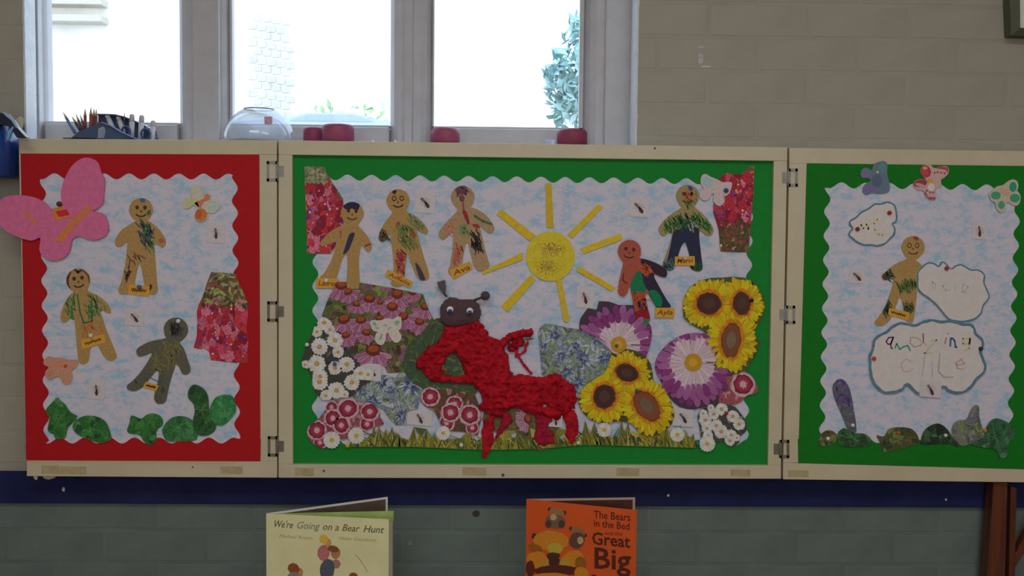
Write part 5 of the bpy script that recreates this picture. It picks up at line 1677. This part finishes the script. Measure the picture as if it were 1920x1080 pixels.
lumpy('tissue_body', [body_p], [((935, 650), (960, 630), 9), ((960, 630), (992, 624), 9), ((960, 652), (975, 642), 9), ((905, 764), (938, 778), 8), ((985, 764), (1045, 778), 10)], [hole], TISSUE, REDT, .0045, .014, 14, 2.0, .0115, .085, cat_, seed=1)
lumpy('front_leg', [[(906, 786), (920, 780), (928, 790), (926, 812), (927, 832), (918, 848), (911, 861), (903, 858), (903, 835), (902, 808)]], [((915, 790), (925, 782), 5)], [], TISSUE, REDT, .0045, .007, 8, 2.0, .003, .12, cat_, seed=2)
lumpy('second_leg', [[(938, 770), (958, 775), (962, 790), (950, 806), (936, 818), (930, 830), (927, 815), (938, 795)]], [], [], TISSUE, C(124, 18, 34), .0045, .005, 8, 2.0, .003, .12, cat_, seed=3)
lumpy('third_leg', [[(1000, 768), (1040, 770), (1036, 790), (1028, 800), (1042, 815), (1040, 832), (1015, 838), (998, 825), (1004, 800)]], [], [], TISSUE, C(124, 20, 40), .0045, .006, 9, 2.0, .004, .12, cat_, seed=4)
lumpy('hind_leg', [[(1050, 770), (1078, 768), (1084, 785), (1086, 800), (1083, 815), (1076, 832), (1067, 833), (1061, 820), (1060, 798)]], [], [], TISSUE, REDT, .0045, .007, 8, 2.0, .003, .12, cat_, seed=5)
lumpy('tissue_streamer', [], [((988, 642), (984, 658), 3.6), ((984, 658), (972, 668), 3.8), ((972, 668), (982, 684), 3.4), ((982, 684), (996, 700), 3.6), ((966, 652), (970, 668), 4)], [], TISSUE, C(140, 22, 44), .0045, .003, 4, 1.4, .0015, .15, cat_, seed=6)
# spring wire bound into the small arm
pts = []
for i in range(90):
    q = i / 89
    u, v = 950 + (1000 - 950) * q, 652 + (634 - 652) * q - 3 * sin(pi * q)
    c = P(u, v, YC - .013)
    pts.append(c + Vector((.0004 * cos(i * 2), -.003 + .0026 * sin(i * 1.25), .0026 * cos(i * 1.25))))
tube('binding_wire', pts, .0005, solid('dark_wire', C(52, 34, 38), .4, metal=.5), cat_, 5)
pin(cat_, 'C', 986, 639, .012, C(190, 150, 90), 2.6)
HB = C(66, 50, 54)
hd = zH((372, 520), (358, 430), (375, 350), (430, 285), (500, 258), (560, 278), (600, 290), (680, 280), (745, 300), (790, 350), (802, 420), (790, 500), (740, 545), (660, 560), (560, 575), (430, 575))
head = lumpy('head', [smooth(hd, 2)], [], [], FELT, HB, .010, .016, 14, 2.0, .0012, .05, cat_, .08, 7, .3)
tube('antenna', [P(838, 556, YC - .012), P(832, 550, YC - .016), P(828, 542, YC - .018)], .0022, solid('green_stem', C(40, 64, 50), .8), cat_)
F = Flat((0, YC, 0), N)
F.slab(zH((335, 105), (420, 85), (432, 170), (425, 225), (385, 215), (350, 165)), .017, .019, C(72, 64, 62))
F.build('antenna_tip', FELT, cat_)
tube('antenna', [P(889, 563, YC - .014), P(897, 560, YC - .018), P(908, 556, YC - .02)], .0026, solid('brown_stem', C(56, 42, 46), .8), cat_)
b_ = P(910, 554.5, YC - .02)
lathe('antenna_tip', [(0, -.010), (.006, -.0085), (.0098, -.003), (.0098, .003), (.006, .0085), (0, .010)], b_, solid('brown_pompom', C(62, 50, 54), .95, 200, .15, .5, 600), cat_, 16)
for (u, v) in ((844, 580.5), (881, 583)):
    c = P(u, v, YC - .0265)
    R = Matrix.Rotation(pi / 2, 3, 'X')
    e = lathe('eye', [(0, 0), (.0072, 0), (.0074, .001), (.0066, .0022), (.004, .003), (0, .0033)], c, solid('eye_white', C(168, 172, 176), .2), cat_, 20, R, sc=(1, 1, 1.15))
    lathe('pupil', [(0, 0), (.0048, 0), (.0048, .0008), (0, .0012)], c + Vector((.0002, -.0030, -.0032)), solid('pupil_blue', C(38, 48, 88), .25), e, 16, R)

# ================================================================== THINGS STANDING ON THE BOARD TOPS AND THE SILL
MAROON = solid('dusty_red_plastic', C(104, 40, 62), .55, 40, .1)
MAROON2 = solid('dusty_pink_plastic', C(112, 50, 74), .5, 40, .1)
CLEARP = glass_mat('clear_plastic', (.96, .97, 1, 1), .10, .18, .12)
def pot(u0, u1, vtop, y, mat, label, dome=.5):
    c = P((u0 + u1) / 2, 264, y)
    r = (P(u1, 262, y).x - P(u0, 262, y).x) / 2
    h = P((u0 + u1) / 2, vtop, y).z - ZT
    root = empty('lidded_pot', (c.x, y, ZT), label, 'pot', 'small pots with red lids on the window sill')
    lathe('lid', [(0, h * .62), (r * .96, h * .62), (r, h * .60), (r, h * .9 - dome * h * .12), (r * .96, h * (1 - dome * .22)), (r * .8, h * (1 - dome * .1)), (r * .4, h), (0, h)][0:0] +
          [(r * .93, h * .10), (r, h * .12), (r, h * (.80 - dome * .1)), (r * .97, h * (.9 - dome * .08)), (r * .86, h * (.97 - dome * .04)), (r * .5, h), (0, h)], (c.x, y, ZT), mat, root, 28)
    lathe('pot_body', [(0, .0005), (r * .88, .0005), (r * .9, h * .1), (r * .9, h * .5), (r * .86, h * .5), (r * .84, .003), (0, .003)], (c.x, y, ZT), CLEARP, root, 24)
    return root
pot(569, 610, 239, .055, MAROON, 'smaller dark red lidded pot, partly behind the taller one left of centre', .1)
pot(604, 664, 233, .015, MAROON2, 'tallest dusty red lidded pot, in front of the middle window pane', .2)
pot(807, 862, 239, .015, MAROON2, 'domed dusty red lidded pot at the left corner of the right window', 1.3)
pot(1044, 1101, 242, .015, MAROON, 'dusty red lidded pot at the right corner of the right window', .6)
# small clear cup beside the right pot
c = P(1032, 264, .02)
cc_ = lathe('clear_cup', [(0, .0005), (.010, .0005), (.012, .014), (.0135, .0145), (.0135, .016), (.011, .0155), (.009, .002), (0, .002)], (c.x, .02, ZT), CLEARP, None, 20)
tag(cc_, 'tiny clear plastic cup just left of the right-hand red pot', 'cup')
# clear dome with a hole at its top
c = P(486, 264, .01)
R_ = (P(553.5, 262, .01).x - P(418, 262, .01).x) / 2
H_ = P(486, 203, .01).z - ZT
DOME = glass_mat('scuffed_dome_plastic', (.97, .98, 1, 1), .09, .16, .06, (.95, .97, 1, 1))
dome = empty('clear_dome', (c.x, .01, ZT), 'clear plastic dome, upturned, standing at the left of the middle window', 'plastic dome')
prof = []
for i in range(15):
    a = (pi / 2) * i / 14 * .80
    prof.append((R_ * cos(a), .001 + H_ * sin(a) / sin(pi / 2 * .82)))
prof = prof[:-1]
inn = [(r - .0015, z - .001 if z > .003 else z) for r, z in prof[::-1]]
lathe('shell', prof + inn, (c.x, .01, ZT), DOME, dome, 40)
rt = prof[-1]
lathe('rim', [(rt[0] - .002, rt[1] - .001), (rt[0] + .002, rt[1] - .001), (rt[0] + .002, rt[1] + .001), (rt[0] - .002, rt[1] + .001), (rt[0] - .002, rt[1] - .001)], (c.x, .01, ZT), solid('rim_plastic', (.42, .46, .52, 1), .3), dome, 32)
lathe('base_rim', [(R_ - .002, .0), (R_ + .002, 0), (R_ + .002, .003), (R_ - .002, .003), (R_ - .002, 0)], (c.x, .01, ZT), solid('rim_plastic2', (.5, .54, .6, 1), .3), dome, 40)
q = P(503, 226, -.052)
box('price_sticker', q.x - .0085, q.x + .0085, q.y, q.y + .0012, q.z - .0085, q.z + .0085, solid('sticker_mauve', C(150, 118, 138), .5), dome)  # a reflection on the dome, built as a small coloured square
# bits of white tack on the sill
for i, (u, lab) in enumerate(((699, 'white crumb of tack on the sill below the centre post, left of another'), (741, 'white crumb of tack on the sill below the centre post, right of another'))):
    c = P(u, 264, -.04)
    o = lathe('tack_crumb', [(0, 0), (.0028, .0005), (.003, .003), (.0012, .0055), (0, .006)], (c.x, -.04, ZT), solid('tack', C(190, 190, 190), .7), None, 8)
    tag(o, lab, 'putty', 'crumbs of tack on the sill')

# ---- pencil caddy
CB = solid('dark_blue_plastic', C(50, 62, 84), .3, 10, .1)
cad_y = .012
cx0, cx1 = P(128, 262, cad_y).x, P(290, 262, cad_y).x
cxm = (cx0 + cx1) / 2
cad = empty('desk_tidy', (cxm, cad_y, ZT), 'dark blue plastic desk tidy tipped on its side, holding pencils and white pens', 'desk tidy')
def pz(u, v, y=cad_y):
    return P(u, v, y)
def sheet(name, px, y0, y1, th, mat, par):
    """a curved strip of plastic: pixel polyline swept from y0 to y1"""
    bm = bmesh.new()
    rows = []
    for (u, v) in px:
        a, b = P(u, v, y0), None
        rows.append([bm.verts.new((a.x, y0, a.z)), bm.verts.new((a.x, y1, a.z)), bm.verts.new((a.x, y1, a.z - th)), bm.verts.new((a.x, y0, a.z - th))])
    for r, s_ in zip(rows, rows[1:]):
        for k in range(4):
            bm.faces.new((r[k], r[(k + 1) % 4], s_[(k + 1) % 4], s_[k]))
    bm.faces.new(rows[0]); bm.faces.new(rows[-1][::-1])
    return bm_obj(name, bm, mat, par, smooth_=False)
# rear rim arching over, front rims sloping down both ways, pocket walls
sheet('rear_rim', [(180, 213), (200, 213.5), (215, 214), (232, 218), (250, 225), (268, 233), (284, 243), (290, 262)], .03, .06, .003, CB, cad)
prism('rear_wall', [(184, 214), (214, 215), (250, 226), (283, 243), (286, 262), (199, 262), (199, 234), (184, 231)], .052, .056, CB, cad)
prism('left_wing', [(129, 262), (146, 247), (166, 239), (183, 231), (190, 229), (196, 236), (182, 240), (182, 262)], -.022, -.018, CB, cad, .001)
prism('right_wing', [(190, 229), (206, 235), (225, 247), (250, 259), (256, 262), (194, 262), (199, 245)], -.022, -.018, CB, cad, .001)
sheet('front_rim', [(190, 228.5), (206, 234), (226, 246), (250, 257), (262, 261)], -.030, -.018, .002, solid('edge_blue_plastic', C(92, 120, 160), .25), cad)  # front rim coloured paler to stand for its highlight
box('tray', cx0 + .003, cx1 - .006, -.022, .056, ZT + .0003, ZT + .004, CB, cad)
PWOOD = solid('pencil_wood', C(142, 120, 92), .7)
def pencil(u0, v0, u1, v1, y, col, label, r=.0036, pen=False):
    a, b = P(u0, v0, y), P(u1, v1, y)          # a = foot, b = tip
    root = empty('white_pen' if pen else 'pencil', a, label, 'pen' if pen else 'pencil', 'white pens in the desk tidy' if pen else 'pencils in the desk tidy')
    d = (b - a).normalized()
    if pen:
        r = .0056
        m = solid('pen_white', C(158, 160, 170), .4)
        tube('barrel', [a, a + (b - a) * .72], r, m, root, 12)
        tube('cap', [a + (b - a) * .70, a + (b - a) * .93, a + (b - a) * .985, b], r, solid('pen_cap', C(146, 142, 146), .45), root, 12, [r * 1.02, r * .95, r * .7, r * .3])
    else:
        L = (b - a).length
        t = max(1 - .016 / L, .4)
        tube('shaft', [a, a + (b - a) * t], r, col, root, 6)
        tube('sharpened_wood', [a + (b - a) * t, a + (b - a) * (t + (1 - t) * .75)], r, PWOOD, root, 6, [r, r * .3])
        tube('lead', [a + (b - a) * (t + (1 - t) * .72), b], r, solid('lead', C(60, 48, 48), .5), root, 6, [r * .32, r * .06])
    return root
PC = [solid('pencil_' + n_, C(*c), .35) for n_, c in (('blue', (70, 92, 132)), ('brown', (74, 48, 46)), ('red', (98, 44, 40)), ('dark', (44, 42, 52)), ('rust', (104, 54, 36)), ('violet', (74, 52, 70)))]
pencil(141, 250, 118, 210, .004, PC[0], 'blue pencil leaning furthest left out of the desk tidy')
pencil(157, 250, 142, 213, .012, PC[1], 'brown pencil leaning left, mostly behind a dark one', .003)
pencil(152, 246, 134.5, 218, -.004, PC[3], 'dark blunt pencil leaning left beside the blue one')
pencil(160, 246, 150, 214, .022, PC[5], 'thin violet pencil standing behind the dark blunt one', .003)
pencil(160, 248, 159.5, 203.5, .008, PC[2], 'red pencil standing upright, left of the rust-coloured bunch')
pencil(170, 248, 170.5, 201, .004, PC[4], 'tallest rust-coloured pencil in the middle of the bunch')
pencil(174, 248, 176.5, 203.5, .016, PC[2], 'red pencil at the back of the upright bunch')
pencil(180, 248, 180.5, 204.5, .022, PC[4], 'rust pencil at the right of the upright bunch')
pencil(232, 250, 233.5, 211, .04, PC[5], 'pencil showing only its point over the rear rim of the desk tidy', .0026)
pencil(214, 246, 200, 214, .036, None, 'white pen leaning left across the dark bowl, nearest the pencils', pen=True)
pencil(232, 250, 221, 217, .038, None, 'white pen leaning left, second from the pencils', pen=True)
pencil(247, 261, 247.5, 214, .012, None, 'upright white pen in the middle of the tidy', pen=True)
pencil(263, 262, 266, 216, .012, None, 'white pen leaning slightly right with a beige cap', pen=True)
pencil(285, 262, 287.5, 226, .012, None, 'shortest white pen at the right end of the desk tidy', pen=True)
# scissors: dark blue finger loops
for (u, v, rx, ry, lab) in ((236, 247, .0085, .0115, 'dark blue scissors with round finger loop between the leaning white pens'), (273, 252, .0095, .0125, 'dark blue scissors handle right of the beige-capped pen')):
    c = P(u, v, -.006)
    root = empty('scissors', c, lab, 'scissors', 'scissors in the desk tidy')
    tube('finger_loop', [c + Vector((rx * cos(a), .001 * sin(a * 2), ry * sin(a))) for a in [2 * pi * i / 20 for i in range(21)]], .0024, solid('scissor_handle', C(42, 50, 84), .35), root, 8)
    tube('blade', [c + Vector((0, 0, -ry)), Vector((c.x + .004, c.y, ZT + .001))], .0022, STEEL, root, 6)

# ---- navy plastic tub hanging on the wall at the far left
BL_ = solid('navy_glossy_plastic', C(18, 42, 92), .22, 8, .5)
BD_ = solid('black_plastic_lip', C(30, 32, 48), .25)
tx0, tx1 = P(-70, 300, -.06).x, P(31, 300, -.06).x
zt_, zb_ = P(10, 226, -.06).z, P(10, 333, -.06).z
tub = empty('plastic_tub', ((tx0 + tx1) / 2, -.001, zb_), 'glossy navy plastic tub with flared dark lip, hung on the wall left of the boards', 'tub')
bm = bmesh.new()
rings = []
for z, k in ((zb_, .86), (zb_ + .006, .9), ((zb_ + zt_) / 2, .95), (zt_, 1.0), (zt_ - .001, .96), (zb_ + .012, .86)):
    cx_, w_, d_ = (tx0 + tx1) / 2, (tx1 - tx0) / 2 * k, .055 * k
    ring = []
    for i in range(24):
        a = 2 * pi * i / 24
        e = .55
        x = w_ * math.copysign(abs(cos(a)) ** e, cos(a))
        y = d_ * math.copysign(abs(sin(a)) ** e, sin(a))
        ring.append(bm.verts.new((cx_ + x, -.0015 - .055 + y, z)))
    rings.append(ring)
for a, b in zip(rings, rings[1:]):
    for i in range(24):
        bm.faces.new((a[i], a[(i + 1) % 24], b[(i + 1) % 24], b[i]))
bm.faces.new(rings[0]); bm.faces.new(rings[-1])
bm_obj('tub_body', bm, BL_, tub, smooth_=True)
F = Flat((0, -.118, 0), N)
lip = [(-60, 208), (-10, 208), (8, 214), (22, 224), (31, 238), (40, 248), (50, 258), (30, 258), (26, 246), (18, 236), (4, 232), (-60, 234)]
prism('flared_lip', lip, -.118, -.100, BD_, tub, .002)
prism('lip_edge', [(4, 209), (18, 214), (28, 226), (34, 240), (30, 240), (22, 226), (10, 217)], -.1195, -.118, solid('lip_highlight', C(120, 142, 190), .2), tub, .0005)  # pale strip that paints the highlight along the lip
prism('tub_handle', [(12, 262), (14, 246), (24, 236), (25, 240), (18, 252), (16, 262)], -.121, -.113, solid('handle_blue', C(80, 130, 180), .25), tub, .001)  # handle's pale blue carries a painted highlight
F = Flat((0, -.06, 0), N)
F.slab([(27, 226), (38, 218), (44, 222), (43, 238), (36, 246)], .0, .0006, C(150, 148, 130))
o = F.build('cream_paper', PAPER, tub)

# ---- framed panel at the top right corner
fp = empty('framed_panel', P(1935, 30, -.02), 'pale panel in a dark grey frame, on the wall at the top right corner', 'wall panel')
GF = solid('dark_grey_frame', C(66, 68, 54), .6, 30, .1)
prism('frame_side', [(1891, -60), (1912, -60), (1913, 52), (1896, 66)], -.03, -.001, GF, fp)
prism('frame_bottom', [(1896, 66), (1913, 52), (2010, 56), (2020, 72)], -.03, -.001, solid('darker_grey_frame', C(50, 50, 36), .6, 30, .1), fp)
prism('frame_top', [(1891, -60), (2020, -60), (2010, -46), (1912, -46)], -.03, -.001, GF, fp)
prism('frame_side', [(2000, -46), (2020, -60), (2020, 72), (2004, 56)], -.03, -.001, GF, fp)
prism('panel', [(1911, -48), (2004, -48), (2004, 58), (1912, 54)], -.022, -.002, solid('panel_white', C(176, 178, 158), .5), fp)

# ---- scraps of sticky tape and tack on the wall
def scrap(u0, v0, u1, v1, label, mat, y=0, sk=0):
    F = Flat((0, y, 0), N)
    F.slab([(u0, v0), (u1, v0 + sk), (u1, v1 + sk), (u0 + 1, v1)], .0001, .0005, (1, 1, 1, 1))
    o = F.build('tape_scrap', mat)
    tag(o, label, 'tape', 'scraps of tape on the wall')
    return o
TP = solid('shiny_tape', C(148, 146, 142), .25, 40, .1)
TPD = solid('dull_tape', C(134, 132, 128), .3, 60, .1)
scrap(1308, 87, 1320, 91, 'upper scrap of clear tape on the grey wall right of the window', TPD, 0, -2)
scrap(1309, 101, 1318, 119, 'crumpled clear tape scrap with a bright spot on the grey wall', TPD)
scrap(1315, 123.5, 1332, 126, 'thin pale strip of tape, lowest of the marks on the grey wall', solid('pink_tape', C(160, 148, 142), .4))
o = lathe('wall_pin', [(0, 0), (.002, 0), (.0024, .0014), (.001, .003), (0, .003)], P(1313.5, 105.5, -.0006), solid('bright_pin', (.85, .85, .85, 1), .2), None, 12, Matrix.Rotation(pi / 2, 3, 'X'))
tag(o, 'tiny shiny pin head on the grey wall right of the window', 'pin')
PUT = solid('old_tack', C(120, 124, 108), .8, 90, .15)
for (u, v, rx, ry, lab, y) in ((67, 895, 4, 5, 'small lump of old tack at the left foot of the left board', -.012), (91, 894, 12, 5, 'long lump of old tack on the navy rail under the left board', -.012),
                               (119, 918, 3, 4, 'white dab of tack low on the navy rail at the left', -.012), (1253, 929, 2.2, 2.6, 'pale dot of tack on the navy rail right of the orange book', -.012), (1774, 937, 2, 2, 'pale dot on the navy rail near the wooden stand', -.012),
                               (769, 1019, 4, 4.5, 'pale dab of tack on the lower wall right of the cream book', 0)):
    F = Flat((0, y, 0), N)
    F.slab(ell(u, v, rx, ry, 0, 12, .15), .0001, .0025, C(150, 152, 134) if v != 1019 else C(98, 104, 84))
    o = F.build('tack_lump', PAPER)
    tag(o, lab, 'putty', 'old tack on the wall and rail')
F = Flat((0, 0, 0), N)
F.slab(ell(893, 963, 7, 5.5, 0, 14, .1), .0001, .003, C(44, 42, 36))
tag(F.build('wall_plug', PAPER), 'dark round wall plug under the navy rail between the two books', 'wall plug')

# ================================================================== THE TWO PICTURE BOOKS
SHELFZ = P(600, 965, -.27).z - .30
def vquad(bm, a, b, z0, z1, th, n):
    """vertical slab between plan points a and b"""
    vs = []
    for p in (a, b):
        for o_ in (0, th):
            for z in (z0, z1):
                vs.append(bm.verts.new((p.x + n.x * o_, p.y + n.y * o_, z)))
    for f in ((0, 1, 5, 4), (2, 6, 7, 3), (0, 4, 6, 2), (1, 3, 7, 5), (0, 2, 3, 1), (4, 5, 7, 6)):
        bm.faces.new([vs[i] for i in f])
def book(label, S, Fu, Bu, cols, pagecol):
    s0 = P(S[0], S[1], -.27)
    z1 = s0.z
    f0, b0 = PZ(Fu[0], Fu[1], z1), PZ(Bu[0], Bu[1], z1)
    root = empty('picture_book', (s0.x, s0.y, SHELFZ), label, 'book', 'picture books standing open under the boards')
    d = (f0 - s0).normalized(); n = Vector((d.y, -d.x, 0))
    if n.y > 0: n = -n
    e = (b0 - s0).normalized(); m = Vector((e.y, -e.x, 0))
    if m.y > 0: m = -m
    front, inside_, pages = cols
    bm = bmesh.new(); vquad(bm, s0, f0, SHELFZ, z1, -.0025, n); fc = bm_obj('front_cover', bm, front, root)
    bm = bmesh.new(); vquad(bm, s0 - n * .003 + d * .002, f0 - n * .003 + d * pagecol, SHELFZ + .003, z1 - .005, -.007, n); bm_obj('page_block', bm, pages, root)
    bm = bmesh.new(); vquad(bm, s0 + e * .001, b0, SHELFZ, z1, -.0025, m); bm_obj('back_cover', bm, inside_[0], root)
    bm = bmesh.new(); vquad(bm, s0 + e * .004 + m * .0006, b0 - e * .005 + m * .0006, SHELFZ + .003, z1 - .004, -.0004, m); bm_obj('endpaper', bm, inside_[1], root)
    G = Flat(s0, n)
    G.base = .0001
    return root, fc, G, s0, f0, b0, n, d, z1
CRC = solid('cream_cover', C(174, 165, 126), .45, 20, .05)
b1 = book('cream hardback picture book with italic title, standing open under the middle board', (499, 963), (729, 974), (727, 932),
          (CRC, (solid('white_board', C(176, 172, 160), .6), solid('brown_endpaper', C(66, 54, 46), .6, 30, .2)), solid('page_edges', C(108, 110, 98), .8)), .007)
root1, fc1, G, s0, f0, b0, n1, d1, z1 = b1
# a green printed leaf standing a little proud behind the cover
pg = PZ(738, 958, z1 + .001)
bm = bmesh.new()
vs = [bm.verts.new(p) for p in ((s0.x + .006, s0.y + .006, z1 - .002), (pg.x, pg.y, z1 + .001), (pg.x, pg.y, SHELFZ + .002), (s0.x + .006, s0.y + .006, SHELFZ + .002))]
ws = [bm.verts.new((v.co.x, v.co.y + .0012, v.co.z)) for v in vs]
bm.faces.new(vs); bm.faces.new(ws[::-1])
for i in range(4):
    bm.faces.new((vs[i - 1], vs[i], ws[i], ws[i - 1]))
bm_obj('printed_page', bm, solid('green_page', C(116, 136, 72), .6, 18, .25), root1)
INKB = C(62, 60, 48)
def q1(x, y): return zQ((x, y))[0]
x0_, y0_ = q1(382, 470); x1_, y1_ = q1(1490, 532)
wordsc = [("We're", C(64, 66, 64), 382, 580), ("Going", C(96, 104, 84), 610, 850), ("on a", C(88, 76, 58), 872, 1040), ("Bear", C(98, 66, 50), 1068, 1250), ("Hunt", C(74, 70, 58), 1280, 1492)]
for wd, cc, a, b in wordsc:
    ax, ay = q1(a, 470 + (a - 382) * .056); bx_, by_ = q1(b, 470 + (b - 382) * .056)
    G.lay = 1
    G.text(wd, (ax, ay), (bx_ - ax, by_ - ay), (1.5, -18.5), cc, .008, .25)
G.build('title_lettering', PAPER, fc1)
H = Flat(s0, n1); H.base = .0001
for wd, a, b, yy in (('Michael Rosen', 440, 775, 575), ('Helen Oxenbury', 1040, 1412, 597)):
    ax, ay = q1(a, yy); bx_, by_ = q1(b, yy + 20)
    H.text(wd, (ax, ay), (bx_ - ax, by_ - ay), (1, -8.6), C(118, 108, 82), .0, .2)
H.build('author_lettering', PAPER, fc1)
# plain stand-in for the cover painting: soft patches of the same colours
H = Flat(s0, n1); H.base = .0001
def patch(F, conv, s, items):
    for (x, y, rx, ry, rot, c) in items:
        u, v = conv((x, y))[0]
        F.up()
        F.poly(ell(u, v, rx / s, ry / s, rot, 18, .06), C(*c))
patch(H, zQ, 5.333, [(935, 625, 32, 40, 0, (150, 112, 76)), (890, 592, 44, 46, 0, (164, 136, 50)), (890, 730, 62, 84, .1, (140, 84, 84)), (1010, 730, 48, 60, 0, (138, 92, 62)), (985, 690, 56, 34, .2, (98, 58, 36)), (1015, 840, 44, 46, 0, (124, 92, 76)),
                     (925, 900, 74, 110, .15, (62, 66, 78)), (640, 930, 44, 52, .1, (140, 104, 60)), (590, 885, 60, 52, .3, (108, 58, 30)), (590, 980, 66, 60, 0, (96, 98, 96)), (1190, 960, 44, 34, .2, (106, 60, 38)), (925, 1040, 90, 70, 0, (62, 66, 78)), (1190, 1030, 60, 50, 0, (120, 90, 70))])
tag(H.build('cover_painting', PHOTO2, fc1), kind='stuff')
H = Flat(s0, n1); H.base = .0001
H.stroke(zQ((1205, 745), (1250, 790), (1290, 850), (1330, 920)), .9, C(90, 88, 66))
H.build('painted_twig', PHOTO2, fc1)

ORG = solid('orange_cover', C(158, 62, 22), .4, 3, .16)
b2 = book('orange hardback picture book with teddy bears and bold dark title, standing open', (987, 936), (1194, 957), (1191, 933),
          (ORG, (solid('cream_board', C(140, 118, 104), .6), solid('dark_red_endpaper', C(58, 24, 18), .6, 30, .2)), solid('page_edges2', C(96, 84, 66), .8)), -.004)
root2, fc2, G, s0, f0, b0, n2, d2, z2 = b2
def q2(x, y): return zR((x, y))[0]
TI = C(62, 26, 18)
for wd, a, b, yy, sl, hh, bo in (('The Bears', 1090, 1478, 402, .085, 15, .012), ('in the Bed', 1088, 1470, 490, .1, 14, .012), ('and the', 1205, 1395, 580, .05, 7.4, .0), ('Great', 1068, 1478, 676, .1, 24, .02), ('Big', 1080, 1485, 930, .06, 41, .018), ('Storm', 1050, 1480, 1150, .05, 28, .018)):
    ax, ay = q2(a, yy); bx_, by_ = q2(b, yy + (b - a) * sl)
    G.up()
    G.text(wd, (ax, ay), (bx_ - ax, by_ - ay), (0, -hh * 1.35), TI, bo, 0)
G.build('title_lettering', PAPER, fc2)
# the teddy bears on the cover
H = Flat(s0, n2); H.base = .0001
GO, GD, BRD = (152, 96, 24), (110, 66, 18), (56, 34, 22)
patch(H, zR, 5.647, [(625, 312, 22, 22, 0, BRD), (780, 345, 22, 22, 0, BRD), (700, 340, 80, 48, .2, (116, 84, 50)), (690, 440, 110, 76, .1, (88, 66, 50)), (665, 395, 34, 34, 0, (138, 120, 90)), (610, 470, 34, 40, 0, (60, 42, 36)), (750, 470, 36, 44, 0, (60, 42, 36)),
                     (850, 515, 22, 22, 0, BRD), (1000, 585, 20, 20, 0, BRD), (925, 550, 78, 50, .3, (112, 76, 46)), (915, 640, 80, 90, .3, (72, 48, 44)), (950, 640, 34, 40, 0, (140, 116, 76)),
                     (462, 600, 30, 36, 0, BRD), (640, 645, 190, 112, .05, GO), (470, 720, 80, 40, .3, GD), (680, 725, 80, 62, 0, (140, 120, 44)), (665, 800, 70, 34, 0, BRD), (650, 860, 80, 60, 0, (50, 30, 24)),
                     (500, 850, 120, 92, .3, GO), (570, 930, 60, 60, .3, (132, 104, 34)), (860, 840, 130, 90, -.4, GO), (790, 880, 60, 56, -.4, (140, 108, 36)), (950, 880, 60, 70, 0, GD), (700, 960, 240, 60, 0, (66, 26, 24)), (960, 990, 80, 70, .4, GO), (650, 1040, 220, 60, 0, GO), (420, 940, 46, 90, 0, (70, 26, 22))])
H.build('bear_picture', PHOTO2, fc2)
# low bookcase below the frame that both books stand on
bc0 = empty('low_bookcase', (-.15, -.3, 0), 'low wooden bookcase below the picture, carrying both picture books', 'bookcase')
PINE = wood_mat('pale_wood', (.42, .27, .14, 1), (.5, .33, .18, 1))
box('top', -.85, .45, -.50, -.10, SHELFZ - .022, SHELFZ - .0003, PINE, bc0, .002)
for x in (-.84, .42):
    box('side_panel', x, x + .02, -.49, -.11, 0, SHELFZ - .022, PINE, bc0, .001)
box('shelf', -.82, .42, -.49, -.11, .14, .16, PINE, bc0, .001)
box('back_panel', -.82, .42, -.12, -.11, 0, SHELFZ - .022, PINE, bc0)

# ---- dark wooden stand at the lower right
MAH = wood_mat('dark_red_wood', C(48, 24, 16), C(78, 38, 20), .45, (90, 90, 5))
st_ = empty('wooden_stand', P(1880, 1000, -.05) - Vector((0, 0, P(1880, 1000, -.05).z)), 'dark reddish wooden stand with diagonal brace at the lower right corner', 'wooden stand')
def plank(name, pts, yf, yb, mat, bev=.002):
    return prism(name, pts, yf, yb, mat, st_, bev)
zf = 2390
plank('wide_upright', [(1863, 905), (1890, 905), (1880, 1250), (1840, 1250)], -.055, -.02, MAH)
plank('dark_backing', [(1888, 908), (1899, 908), (1890, 1250), (1879, 1250)], -.04, -.02, solid('shadow_wood', C(34, 18, 14), .6), .001)  # groove between the uprights, its shade put into the wood colour
plank('narrow_upright', [(1896, 912), (1907, 915), (1900, 1250), (1888, 1250)], -.055, -.02, MAH)
plank('diagonal_brace', [(1897, 1052), (1925, 1000), (1960, 930), (1975, 940), (1930, 1022), (1893, 1082)], -.05, -.03, MAH)
a_, b__ = P(1860, 1250, -.04), P(1895, 1250, -.04)
box('foot_post', a_.x - .02, b__.x + .01, -.055, -.02, 0, a_.z, MAH, st_, .002)
